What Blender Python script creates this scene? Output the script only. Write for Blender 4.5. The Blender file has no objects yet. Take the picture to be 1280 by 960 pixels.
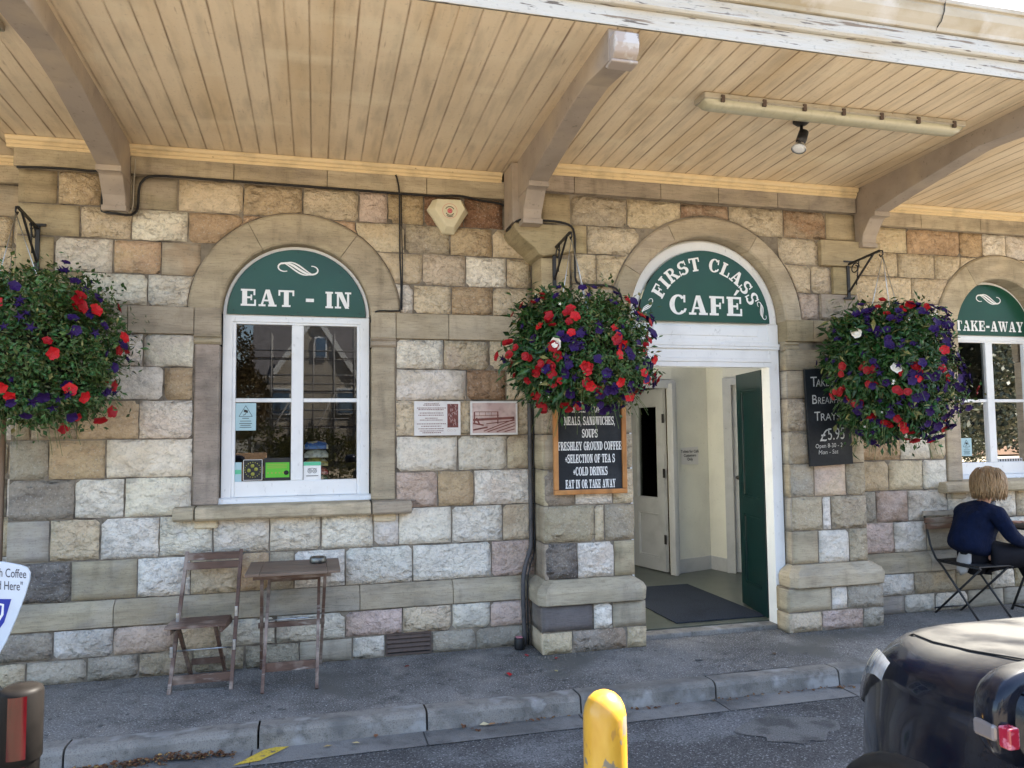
import bpy, bmesh, math, random
from math import sin, cos, pi, radians, sqrt, exp, atan2
from mathutils import Vector, Matrix, noise
random.seed(7)
sc = bpy.context.scene
col = sc.collection

# ------------------------------------------------------------------ camera
YAW, PITCH, ROLL, FPX = radians(14.5616), radians(3.6994), radians(-0.632), 945.4
f0 = Vector((sin(YAW), cos(YAW), 0)); r0 = Vector((cos(YAW), -sin(YAW), 0)); u0 = Vector((0, 0, 1))
f1 = f0*cos(PITCH)+u0*sin(PITCH); u1 = u0*cos(PITCH)-f0*sin(PITCH)
r2 = r0*cos(ROLL)+u1*sin(ROLL); u2 = u1*cos(ROLL)-r0*sin(ROLL)
cd = bpy.data.cameras.new('camera'); cam = bpy.data.objects.new('camera', cd); col.objects.link(cam)
cd.sensor_width = 36; cd.lens = FPX/1280*36; cd.clip_start = .05; cd.clip_end = 2000
m = Matrix((r2, u2, -f1)).transposed().to_4x4(); m.translation = Vector((0, -5.6, 1.585))
cam.matrix_world = m
sc.camera = cam

# ------------------------------------------------------------------ world, sun, exposure
SUN_EL, SUN_AZ = radians(50), radians(73)      # high sun to the right, just behind the station front
w = bpy.data.worlds.new('World'); sc.world = w; w.use_nodes = True
wt = w.node_tree; bg = wt.nodes['Background']
sky = wt.nodes.new('ShaderNodeTexSky'); sky.sky_type = 'NISHITA'; sky.sun_disc = False
sky.sun_elevation = SUN_EL; sky.sun_rotation = SUN_AZ; sky.air_density = 1.0; sky.dust_density = 1.6; sky.ozone_density = 1.0
wt.links.new(sky.outputs[0], bg.inputs[0]); bg.inputs[1].default_value = .09
sd = bpy.data.lights.new('sun', 'SUN'); sd.energy = 5.0; sd.angle = radians(.5); sd.color = (1, .93, .82)
sun = bpy.data.objects.new('sun', sd); col.objects.link(sun)
sdir = Vector((sin(SUN_AZ)*cos(SUN_EL), cos(SUN_AZ)*cos(SUN_EL), sin(SUN_EL)))
sun.rotation_euler = sdir.to_track_quat('Z', 'Y').to_euler(); sun.location = sdir*40
sc.view_settings.view_transform = 'Standard'; sc.view_settings.look = 'None'
sc.view_settings.exposure = 3.05; sc.view_settings.gamma = 1
sc.cycles.max_bounces = 8; sc.cycles.diffuse_bounces = 5

# ------------------------------------------------------------------ materials
def setin(n, k, v):
    if k in n.inputs: n.inputs[k].default_value = v
def M(name, c=(.5, .5, .5), rough=.7, layers=(), bumps=(), metal=0, spec=.4, coat=0, objcol=False, tint=False, vcol=None, rvar=None, coords='Object', edge=0, dust=0):
    mt = bpy.data.materials.new(name); mt.use_nodes = True; t = mt.node_tree; N = t.nodes; L = t.links
    b = N['Principled BSDF']; setin(b, 'Roughness', rough); setin(b, 'Metallic', metal); setin(b, 'Specular IOR Level', spec); setin(b, 'Coat Weight', coat); setin(b, 'Coat Roughness', .05)
    tc = N.new('ShaderNodeTexCoord'); src_ = tc.outputs[coords] if coords != 'World' else N.new('ShaderNodeNewGeometry').outputs['Position']
    def nz(scale, st=(1, 1, 1), detail=4, typ=None, dist=0):
        mp = N.new('ShaderNodeMapping'); mp.inputs['Scale'].default_value = st; L.new(src_, mp.inputs[0])
        n = N.new('ShaderNodeTexNoise'); n.inputs['Scale'].default_value = scale; n.inputs['Detail'].default_value = detail
        n.inputs['Distortion'].default_value = dist
        if typ and typ != 'VEIN': n.noise_type = typ
        L.new(mp.outputs[0], n.inputs['Vector'])
        if typ == 'VEIN':                       # thin wandering creases where the noise crosses its mean
            a_ = N.new('ShaderNodeMath'); a_.operation = 'SUBTRACT'; a_.inputs[1].default_value = .5; L.new(n.outputs[0], a_.inputs[0])
            b_ = N.new('ShaderNodeMath'); b_.operation = 'ABSOLUTE'; L.new(a_.outputs[0], b_.inputs[0])
            c_ = N.new('ShaderNodeMapRange'); c_.inputs[1].default_value = 0; c_.inputs[2].default_value = .035; c_.inputs[3].default_value = 1; c_.inputs[4].default_value = 0; L.new(b_.outputs[0], c_.inputs[0]); return c_.outputs[0]
        return n.outputs[0]
    def ramp(src, lo, hi):
        r = N.new('ShaderNodeMapRange'); r.inputs[1].default_value = lo; r.inputs[2].default_value = hi; L.new(src, r.inputs[0]); return r.outputs[0]
    def mix(a, bb, fac, mode='MIX'):
        x = N.new('ShaderNodeMix'); x.data_type = 'RGBA'; x.blend_type = mode
        if hasattr(fac, 'links'): L.new(fac, x.inputs[0])
        else: x.inputs[0].default_value = fac
        for s, v in ((6, a), (7, bb)):
            if hasattr(v, 'links'): L.new(v, x.inputs[s])
            else: x.inputs[s].default_value = (*v, 1)
        return x.outputs[2]
    if objcol:
        o = N.new('ShaderNodeObjectInfo'); cur = o.outputs['Color']
    elif vcol:
        a = N.new('ShaderNodeAttribute'); a.attribute_name = vcol; cur = a.outputs['Color']
    else:
        rg = N.new('ShaderNodeRGB'); rg.outputs[0].default_value = (*c, 1); cur = rg.outputs[0]
    if tint:
        a = N.new('ShaderNodeAttribute'); a.attribute_type = 'OBJECT'; a.attribute_name = 'tint'
        cur = mix(cur, a.outputs['Color'], ramp(nz(4, (1, 1, 1.3), 5, dist=.6), .44, .64))
    for ly in layers:
        scale, cc, lo, hi = ly[:4]; st = ly[4] if len(ly) > 4 else (1, 1, 1); det = ly[5] if len(ly) > 5 else 5; amt = ly[6] if len(ly) > 6 else 1
        typ = ly[7] if len(ly) > 7 else None
        fac = ramp(nz(scale, st, det, typ), lo, hi)
        if amt != 1:
            mu = N.new('ShaderNodeMath'); mu.operation = 'MULTIPLY'; mu.inputs[1].default_value = amt; L.new(fac, mu.inputs[0]); fac = mu.outputs[0]
        if isinstance(cc, (int, float)): cur = mix(cur, (cc, cc, cc), fac, 'MULTIPLY')
        else: cur = mix(cur, cc, fac)
    if edge:                                    # grime gathered along the board edges (object x from 0 to edge)
        sx = N.new('ShaderNodeSeparateXYZ'); L.new(tc.outputs['Object'], sx.inputs[0])
        q1 = N.new('ShaderNodeMath'); q1.operation = 'SUBTRACT'; q1.inputs[1].default_value = edge/2; L.new(sx.outputs[0], q1.inputs[0])
        q2 = N.new('ShaderNodeMath'); q2.operation = 'ABSOLUTE'; L.new(q1.outputs[0], q2.inputs[0])
        q3 = ramp(q2.outputs[0], edge/2-.010, edge/2-.001); q4 = ramp(nz(5, (2, .5, 1), 6, None, .5), .26, .74)
        q5 = N.new('ShaderNodeMath'); q5.operation = 'MULTIPLY'; L.new(q3, q5.inputs[0]); L.new(q4, q5.inputs[1])
        cur = mix(cur, (.30, .205, .13), q5.outputs[0])
    if dust:
        ge = N.new('ShaderNodeNewGeometry'); sx = N.new('ShaderNodeSeparateXYZ'); L.new(ge.outputs['Normal'], sx.inputs[0])
        dz = ramp(sx.outputs[2], .80, .95); dn = ramp(nz(6, (1, .5, 1), 7), .25, .55)
        dm_ = N.new('ShaderNodeMath'); dm_.operation = 'MULTIPLY'; L.new(dz, dm_.inputs[0]); L.new(dn, dm_.inputs[1])
        dk = N.new('ShaderNodeMath'); dk.operation = 'MULTIPLY'; dk.inputs[1].default_value = dust; L.new(dm_.outputs[0], dk.inputs[0])
        cur = mix(cur, (.070, .069, .064), dk.outputs[0])
        rr = N.new('ShaderNodeMapRange'); rr.inputs[3].default_value = rough; rr.inputs[4].default_value = .6; L.new(dk.outputs[0], rr.inputs[0]); L.new(rr.outputs[0], b.inputs['Roughness'])
        cc_ = N.new('ShaderNodeMapRange'); cc_.inputs[3].default_value = coat; cc_.inputs[4].default_value = coat*.35; L.new(dk.outputs[0], cc_.inputs[0]); L.new(cc_.outputs[0], b.inputs['Coat Weight'])
    L.new(cur, b.inputs['Base Color'])
    if rvar:
        L.new(ramp_out(N, L, nz(rvar[0]), rvar[1], rvar[2]), b.inputs['Roughness'])
    prev = None
    for bm_ in bumps:
        scale, strength, dist = bm_[:3]; st = bm_[3] if len(bm_) > 3 else (1, 1, 1); typ = bm_[4] if len(bm_) > 4 else None
        bp = N.new('ShaderNodeBump'); bp.inputs['Strength'].default_value = strength; bp.inputs['Distance'].default_value = dist
        L.new(nz(scale, st, 6, typ, .3), bp.inputs['Height'])
        if prev: L.new(prev, bp.inputs['Normal'])
        prev = bp.outputs[0]
    if prev: L.new(prev, b.inputs['Normal'])
    return mt
def ramp_out(N, L, src, a, b):
    r = N.new('ShaderNodeMapRange'); r.inputs[3].default_value = a; r.inputs[4].default_value = b; L.new(src, r.inputs[0]); return r.outputs[0]

m_rock = M('rock_faced_stone', objcol=True, tint=True, rough=.9, spec=.2,
    layers=[(2.6, .88, .42, .66, (1, 1, 1.5)), (13, .6, .50, .62, (1, 1, 1.3), 7, .35), (11, .42, .25, .95, (1, 1, 1.5), 4, .34, 'VEIN'), (26, .55, .3, 1.0, (1, 1, 1.3), 3, .32, 'VEIN'), (60, .6, .55, .7, (1, 1, 1), 4, .6), (90, (.6, .56, .5), .6, .72, (1, 1, 1), 2, .5)],
    bumps=[(9, .9, .045, (1, 1, 1.5), 'RIDGED_MULTIFRACTAL'), (11, .45, -.018, (1, 1, 1.5), 'VEIN'), (30, 1.0, .022, (1, 1, 1.2)), (120, .6, .006)])
m_rock2 = M('weathered_stone', objcol=True, tint=True, rough=.9, spec=.2,
    layers=[(2.6, .88, .42, .66, (1, 1, 1.5)), (13, .6, .50, .62, (1, 1, 1.3), 7, .35), (11, .42, .25, .95, (1, 1, 1.5), 4, .2, 'VEIN'), (26, .55, .3, 1.0, (1, 1, 1.3), 3, .12, 'VEIN'), (60, .6, .55, .7, (1, 1, 1), 4, .6), (90, (.6, .56, .5), .6, .72, (1, 1, 1), 2, .5)],
    bumps=[(7, .8, .04, (1, 1, 1.6), 'RIDGED_MULTIFRACTAL'), (20, 1.0, .022, (1, 1, 1.3)), (60, .9, .010), (150, .7, .005)])
m_ash = M('dressed_stone', objcol=True, tint=True, rough=.88, spec=.2,
    layers=[(3, .72, .42, .68, (.6, .6, 3.5)), (30, .72, .5, .7, (.4, .4, 4), 5, .8), (90, .6, .58, .72, (1, 1, 1), 3, .6), (1.1, (.62, .55, .44), .60, .75, (1, 1, 1), 4, .3), (6, .70, .5, .7, (1, 1, 1), 7, .6), (4, .55, .58, .72, (3, 3, .5), 6, .5)],
    bumps=[(14, .35, .01, (.5, .5, 3)), (70, .4, .004), (200, .3, .002)])
m_mortar = M('mortar', (.235, .20, .155), .95, [(7, .5, .45, .65), (45, .6, .5, .7), (3, (.32, .27, .2), .5, .7)], [(60, .7, .006)], spec=.1)
m_cream = M('cream_board_paint', (.80, .66, .465), .48, [(1.3, (.66, .50, .30), .45, .70, (2.6, .35, 1), 5, .9), (.9, .84, .5, .66, (1, 1, 1), 6, .7), (9, .70, .48, .74, (1.6, .3, 1), 6, .8), (3, (.86, .76, .55), .55, .75, (.5, 1.5, 1), 5, .6), (24, (.36, .24, .13), .66, .74, (2.5, .25, 1), 6, .45), (50, .7, .6, .75, (1, 1, 1), 3, .5)], [(16, .5, .008, (2.5, .4, 1)), (70, .25, .002)], spec=.4, edge=.1178, coords='World')
m_mould = M('cream_moulding_paint', (.74, .58, .34), .5, [(6, .7, .5, .75, (1, 1, 1)), (40, (.3, .2, .1), .68, .76)], [(40, .2, .002)])
m_beam = M('mauve_beam_paint', (.35, .29, .235), .55, [(5, .8, .45, .7), (35, .6, .62, .74), (2, (.46, .37, .27), .5, .7)], [(25, .3, .004)])
m_peel = M('peeling_white_paint', (.50, .485, .435), .6, [(3.2, (.44, .38, .28), .48, .66, (.5, 1, 3), 6, .8), (9, (.22, .17, .12), .60, .64, (.22, 1, 3.2), 9), (26, (.14, .12, .10), .62, .66, (.25, 1, 2.5), 8), (70, .6, .6, .7, (.5, 1, 1), 4, .6)], [(9, .8, .012, (.22, 1, 3.2)), (40, .5, .004, (.4, 1, 2))])
m_gutter = M('weathered_gutter_paint', (.46, .42, .34), .5, [(2.5, (.32, .26, .16), .46, .64, (1, 1, 2), 6, .8), (14, (.28, .2, .12), .64, .72, (.6, 1, 1), 6, .7), (5, (.54, .52, .48), .55, .7)], [(14, .4, .006, (.5, 1, 1))])
m_white = M('white_gloss_paint', (.80, .81, .80), .35, [(5, .9, .5, .7), (45, .72, .64, .74, (1, 1, .5), 5, .8), (18, (.55, .48, .36), .70, .78, (1, 1, .3), 6, .6)], [(50, .15, .002)], spec=.5)
m_offwhite = M('off_white_paint', (.47, .48, .48), .45, [(5, .85, .5, .7), (40, .7, .66, .75)], [(40, .1, .002)])
m_green = M('green_sign_enamel', (.006, .065, .038), .30, [(3, .8, .4, .7), (80, (.06, .09, .07), .70, .78)], [(6, .04, .004)], spec=.4, coat=.08)
m_letter = M('white_vinyl', (.82, .82, .80), .5, [(30, .9, .5, .7)])
m_doorgreen = M('dark_green_door_paint', (.002, .021, .021), .35, [(8, .7, .5, .7), (60, (.05, .10, .08), .68, .75)], [(30, .12, .003)], coat=.3)
m_asph = M('pavement_asphalt', (.245, .232, .215), .92, [(16, .55, .66, .69, (1, 1, 1), 2), (21, (.34, .33, .31), .68, .70, (1, 1, 1), 2), (.9, .60, .44, .60), (1.7, .80, .30, .34, (1, 1, 1), 3, .0), (2.5, (.28, .262, .235), .55, .68), (95, (.50, .49, .47), .60, .66, (1, 1, 1), 2), (120, .45, .5, .60, (1, 1, 1), 2, .7), (7, .72, .5, .72), (1.1, .45, .85, .99, (1, 1, 1), 5, .55, 'VEIN'), (.8, (.13, .125, .11), .6, .68)], [(150, 1.0, .010), (40, .4, .008), (2, .4, .02)], spec=.3)
m_road = M('road_asphalt', (.105, .102, .10), .88, [(1.0, (.20, .20, .20), .52, .62, (1, 1.6, 1), 5), (90, (.34, .34, .34), .60, .66, (1, 1, 1), 2), (110, .4, .5, .58, (1, 1, 1), 2, .8), (6, .7, .5, .7)], [(150, 1.0, .014), (30, .5, .01)], spec=.35)
m_kerb = M('concrete_kerb', (.25, .23, .20), .9, [(3, .65, .48, .66), (14, .6, .52, .7), (150, .6, .52, .7, (1, 1, 1), 2), (6, (.30, .29, .27), .56, .66), (1.6, (.12, .115, .105), .52, .64)], [(50, .5, .006), (180, .5, .003)])
m_gut = M('concrete_channel', (.20, .193, .18), .92, [(2, .6, .46, .62), (12, .7, .5, .7), (170, .6, .52, .68, (1, 1, 1), 2), (1.3, (.22, .21, .19), .55, .66)], [(60, .6, .006)])
m_yline = M('worn_yellow_line', (.60, .42, .05), .8, [(22, (.16, .14, .10), .55, .62), (120, .6, .5, .7)], [(120, .5, .004)])
m_wood = M('weathered_hardwood', (.125, .072, .050), .6, [(5, (.32, .25, .20), .50, .66, (1, 1, 1), 6), (26, (.34, .29, .25), .62, .70, (.25, 1, 1), 7, .9), (40, .5, .5, .7, (.2, 1, 1), 5, .8)], [(45, .5, .004, (.25, 1, 1))])
m_wood2 = M('brown_table_wood', (.17, .115, .08), .55, [(5, (.22, .17, .13), .5, .7, (.3, 1, 1), 6), (34, .55, .5, .68, (.12, 1, 1), 6), (18, (.45, .42, .38), .73, .76)], [(45, .5, .003, (.15, 1, 1))])
m_frame = M('varnished_pine', (.46, .19, .05), .42, [(20, .65, .45, .7, (1, 1, .2)), (5, (.55, .27, .09), .5, .7)], [(40, .2, .002, (1, 1, .2))], coat=.2)
m_black = M('blackboard', (.012, .015, .019), .6, [(4, (.03, .035, .04), .5, .75), (50, .7, .5, .7)], spec=.3)
m_blackmetal = M('black_iron', (.012, .011, .011), .5, [(30, (.05, .03, .02), .6, .7)], [(60, .3, .003)], spec=.5)
m_cable = M('black_cable', (.014, .013, .013), .55, [(30, .5, .5, .7)])
m_grey_pipe = M('grey_conduit', (.085, .08, .08), .6, [(12, .6, .5, .7)])
m_steel = M('galvanised_steel', (.55, .58, .6), .35, metal=1, layers=[(40, .7, .5, .7)])
m_tin = M('ashtray_metal', (.22, .22, .2), .42, metal=1, layers=[(20, .5, .5, .7)])
m_leaf = M('leaves', vcol='col', rough=.5, spec=.4, layers=[(20, .75, .4, .7)])
m_red = M('red_petals', (.46, .006, .010), .55, [(30, .6, .5, .75)], spec=.3)
m_red2 = M('crimson_petals', (.30, .003, .008), .55, [(30, .6, .5, .75)], spec=.3)
m_purple = M('violet_petals', (.022, .005, .070), .6, [(30, .6, .5, .75)], spec=.25)
m_wpet = M('white_petals', (.80, .76, .66), .6, [(30, .85, .5, .75)])
m_alarm = M('ivory_plastic', (.66, .60, .42), .4, [(10, .85, .5, .75), (60, .7, .68, .76)])
m_redprint = M('red_print', (.55, .02, .03), .5)
m_dark = M('dark_print', (.02, .02, .02), .6)
m_sepia = M('sepia_print', (.18, .055, .045), .5, [(25, .6, .5, .7)])
m_sepia2 = M('pale_sepia_tile', (.50, .36, .33), .35, [(7, (.62, .50, .46), .45, .65), (20, .75, .5, .7)])
m_tile = M('white_tile', (.72, .70, .67), .3, [(20, .9, .5, .7)])
m_lampbody = M('grey_lamp_housing', (.42, .38, .30), .5, [(10, .7, .5, .7), (60, (.15, .08, .04), .66, .74)])
m_lens = M('yellowed_diffuser', (.44, .415, .29), .28, [(3, (.40, .36, .22), .5, .7, (.4, 1, 1)), (30, .85, .5, .7)], spec=.6, coat=.4)
m_chrome = M('lamp_reflector', (.85, .85, .85), .18, metal=1)
m_wallin = M('cream_plaster', (.74, .73, .64), .8, [(3, .9, .45, .7), (60, .85, .62, .72)], [(30, .1, .003)])
m_floorin = M('grey_green_lino', (.085, .095, .075), .35, [(6, .75, .45, .7), (60, .7, .55, .7)], spec=.5)
m_mat = M('charcoal_doormat', (.035, .042, .055), .95, [(90, .5, .5, .65), (4, .8, .5, .7)], [(200, .8, .004)], spec=.1)
m_paper = M('paper', (.62, .61, .60), .7)
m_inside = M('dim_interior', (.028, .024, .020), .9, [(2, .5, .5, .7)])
m_yel = M('yellow_bollard_paint', (.62, .36, .045), .34, [(7, (.50, .24, .02), .46, .66, (1, 1, .45), 5), (12, (.22, .19, .14), .585, .60, (1, 1, .6), 7), (16, (.38, .20, .05), .60, .64, (1, 1, .5), 6, .8), (2, .85, .5, .7)], [(5, .35, .006, (1, 1, .6)), (60, .1, .002)], coat=.3)
m_bol = M('bronze_bollard_metal', (.011, .0095, .0085), .5, [(20, .7, .5, .7)], metal=0, coat=.0, spec=.08)
m_redsheen = M('painted_red_sheen', (.07, .0015, .004), .15, [(14, .5, .4, .7, (1, 1, .4))], coat=.15, spec=.3)  # red sheen of the dark bollard, put into the colour
m_car = M('dark_blue_car_paint', (.004, .006, .014), .18, [(5, (.030, .031, .034), .48, .70, (1, 1, .6), 7, .7), (60, .7, .5, .7)], metal=.2, coat=.30, spec=.25, dust=.95)
m_carplast = M('black_car_plastic', (.012, .012, .013), .45, [(60, .7, .5, .7)])
m_rubber = M('tyre_rubber', (.018, .018, .018), .85, bumps=[(60, .4, .004)])
m_headl = M('headlamp_lens', (.36, .38, .40), .08, [(20, .7, .4, .7, (1, 3, 1))], coat=1, spec=.8)
m_mirglass = M('mirror_glass', (.72, .76, .8), .02, metal=1)
m_amber = M('indicator_lens', (.16, .14, .135), .1, coat=1)
m_redlens = M('red_lens', (.30, .01, .03), .1, [(60, (.5, .15, .2), .5, .6)], coat=1)
m_navy = M('navy_wool', (.004, .009, .032), .85, [(14, .7, .45, .7), (90, .7, .5, .7)], [(7, 1.0, .05, (1, 1, .5)), (20, .6, .015), (150, .3, .002)], spec=.15)
m_trouser = M('black_trousers', (.008, .008, .011), .8, [(14, .7, .5, .7)], [(12, .4, .01)], spec=.15)
m_skin = M('skin', (.50, .27, .18), .55, [(30, .9, .5, .7)])
m_hair = M('blonde_hair', (.34, .21, .10), .5, [(22, (.22, .135, .07), .45, .62, (1, 1, .3), 4, .5), (30, (.48, .34, .19), .50, .68, (1, 1, .3), 4, .6)], [(50, .9, .012, (1, 1, .18))])
m_litleaf = M('dry_leaf', objcol=True, rough=.8, layers=[(60, .6, .5, .7)])
m_blue = M('blue_print', (.008, .03, .30), .4)
m_signw = M('white_sign_board', (.62, .68, .74), .3, [(6, .93, .5, .7)], coat=.3)
m_greyletter = M('charcoal_print', (.045, .045, .06), .5)
m_chalk = M('chalk', (.62, .62, .60), .9, [(90, .6, .5, .65)])
m_ltblue = M('pale_blue_print', (.38, .56, .60), .4)
m_lime = M('lime_print', (.10, .48, .03), .4)
m_olive = M('gold_print', (.32, .32, .06), .5)
m_mint = M('mint_print', (.10, .50, .28), .4)

def glassmat():
    mt = bpy.data.materials.new('window_glass'); mt.use_nodes = True; t = mt.node_tree; N = t.nodes; L = t.links
    for n in list(N): N.remove(n)
    o = N.new('ShaderNodeOutputMaterial'); mx = N.new('ShaderNodeMixShader'); tr = N.new('ShaderNodeBsdfTransparent'); tr.inputs[0].default_value = (.86, .9, .88, 1)
    gl = N.new('ShaderNodeBsdfGlossy'); gl.inputs['Roughness'].default_value = .004
    fr = N.new('ShaderNodeFresnel'); fr.inputs[0].default_value = 1.75
    bp = N.new('ShaderNodeBump'); bp.inputs['Strength'].default_value = .012; bp.inputs['Distance'].default_value = .002
    nz = N.new('ShaderNodeTexNoise'); nz.inputs['Scale'].default_value = 2.5; L.new(nz.outputs[0], bp.inputs['Height']); L.new(bp.outputs[0], gl.inputs['Normal'])
    L.new(fr.outputs[0], mx.inputs[0]); L.new(tr.outputs[0], mx.inputs[1]); L.new(gl.outputs[0], mx.inputs[2]); L.new(mx.outputs[0], o.inputs[0])
    return mt
m_glass = glassmat()

# ------------------------------------------------------------------ object helpers
def link(name, me, mt=None, parent=None):
    o = bpy.data.objects.new(name, me); col.objects.link(o)
    if mt and me is not None and not me.materials: me.materials.append(mt)
    if parent: o.parent = parent
    return o
def tag(o, label=None, cat=None, group=None, kind=None):
    if label: o['label'] = label
    if cat: o['category'] = cat
    if group: o['group'] = group
    if kind: o['kind'] = kind
    return o
def empty(name, loc, label=None, cat=None, group=None, kind=None):
    o = bpy.data.objects.new(name, None); col.objects.link(o); o.location = loc; o.empty_display_size = .1
    return tag(o, label, cat, group, kind)
class MB:
    """collects faces; build() links them as one mesh object"""
    def __init__(s): s.v = []; s.f = []; s.sm = []
    def add(s, vs, fs, smooth=False):
        k = len(s.v); s.v += [tuple(v) for v in vs]; s.f += [tuple(i+k for i in f) for f in fs]; s.sm += [smooth]*len(fs); return s
    def box(s, x0, x1, y0, y1, z0, z1, M_=None):
        vs = [Vector((x, y, z)) for z in (z0, z1) for y in (y0, y1) for x in (x0, x1)]
        if M_ is not None: vs = [M_ @ v for v in vs]
        return s.add(vs, [(0, 2, 3, 1), (4, 5, 7, 6), (0, 1, 5, 4), (2, 6, 7, 3), (0, 4, 6, 2), (1, 3, 7, 5)])
    def bar(s, a, b, w_, h_, up=(0, 0, 1)):
        a = Vector(a); b = Vector(b); d = (b-a); L = d.length; d.normalize(); up = Vector(up)
        if abs(d.dot(up)) > .98: up = Vector((0, 1, 0))
        sx = d.cross(up).normalized(); sz = sx.cross(d).normalized()
        vs = []
        for p in (a, b):
            for i, j in ((-1, -1), (1, -1), (1, 1), (-1, 1)): vs.append(p+sx*i*w_/2+sz*j*h_/2)
        return s.add(vs, [(0, 1, 2, 3), (7, 6, 5, 4), (0, 4, 5, 1), (1, 5, 6, 2), (2, 6, 7, 3), (3, 7, 4, 0)])
    def tube(s, pts, r, n=8, cap=True):
        pts = [Vector(p) for p in pts]; rs = r if isinstance(r, (list, tuple)) else [r]*len(pts)
        k = []; prev = None
        for i, p in enumerate(pts):
            d = (pts[min(i+1, len(pts)-1)]-pts[max(i-1, 0)]).normalized()
            if prev is None:
                u = d.orthogonal().normalized()
            else:
                u = (prev-d*prev.dot(d)).normalized()
            prev = u; v = d.cross(u)
            k += [p+(u*cos(2*pi*j/n)+v*sin(2*pi*j/n))*rs[i] for j in range(n)]
        fs = []
        for i in range(len(pts)-1):
            for j in range(n):
                a = i*n+j; b = i*n+(j+1) % n; fs.append((a, b, b+n, a+n))
        if cap: fs += [tuple(range(n-1, -1, -1)), tuple(range((len(pts)-1)*n, len(pts)*n))]
        return s.add(k, fs, True)
    def lathe(s, prof, c=(0, 0, 0), n=24, M_=None, cap=True):
        k = []
        for r, z in prof:
            for j in range(n):
                p = Vector((r*cos(2*pi*j/n), r*sin(2*pi*j/n), z))
                if M_ is not None: p = M_ @ p
                k.append(p+Vector(c))
        fs = []
        for i in range(len(prof)-1):
            for j in range(n):
                a = i*n+j; b = i*n+(j+1) % n; fs.append((a, b, b+n, a+n))
        if cap: fs += [tuple(range(n-1, -1, -1)), tuple(range((len(prof)-1)*n, len(prof)*n))]
        return s.add(k, fs, True)
    def prism(s, poly, axis, a, b):
        """extrude 2-D polygon along axis between a and b. poly coords: x->(y,z), y->(x,z), z->(x,y)"""
        def P(p, t):
            return {'x': (t, p[0], p[1]), 'y': (p[0], t, p[1]), 'z': (p[0], p[1], t)}[axis]
        n = len(poly); vs = [P(p, a) for p in poly]+[P(p, b) for p in poly]
        fs = [tuple(range(n)), tuple(range(2*n-1, n-1, -1))]+[(i, i+n, (i+1) % n+n, (i+1) % n) for i in range(n)]
        return s.add(vs, fs)
    def build(s, name, mt, parent=None, bevel=0, fix=True, seg=2):
        me = bpy.data.meshes.new(name); me.from_pydata(s.v, [], s.f); me.validate()
        sm = s.sm[:len(me.polygons)]
        for p, q in zip(me.polygons, sm): p.use_smooth = q
        if fix:
            bm = bmesh.new(); bm.from_mesh(me); bmesh.ops.recalc_face_normals(bm, faces=bm.faces); bm.to_mesh(me); bm.free()
        o = link(name, me, mt, parent)
        if bevel:
            b = o.modifiers.new('bevel', 'BEVEL'); b.width = bevel; b.segments = seg; b.limit_method = 'ANGLE'; b.angle_limit = radians(40); b.harden_normals = False
        return o
def bx(name, mt, parent, *a, bevel=0): return MB().box(*a).build(name, mt, parent, bevel)
def pobj(o, parent):
    """parent keeping the world position (parents are unrotated)"""
    o.parent = parent; o.location = -parent.location if parent.location.length else o.location
    return o
def under(parent):
    """children are modelled in world coordinates: cancel the parent's offset"""
    for c in parent.children:
        c.location = Vector(c.location)-parent.location
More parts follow.
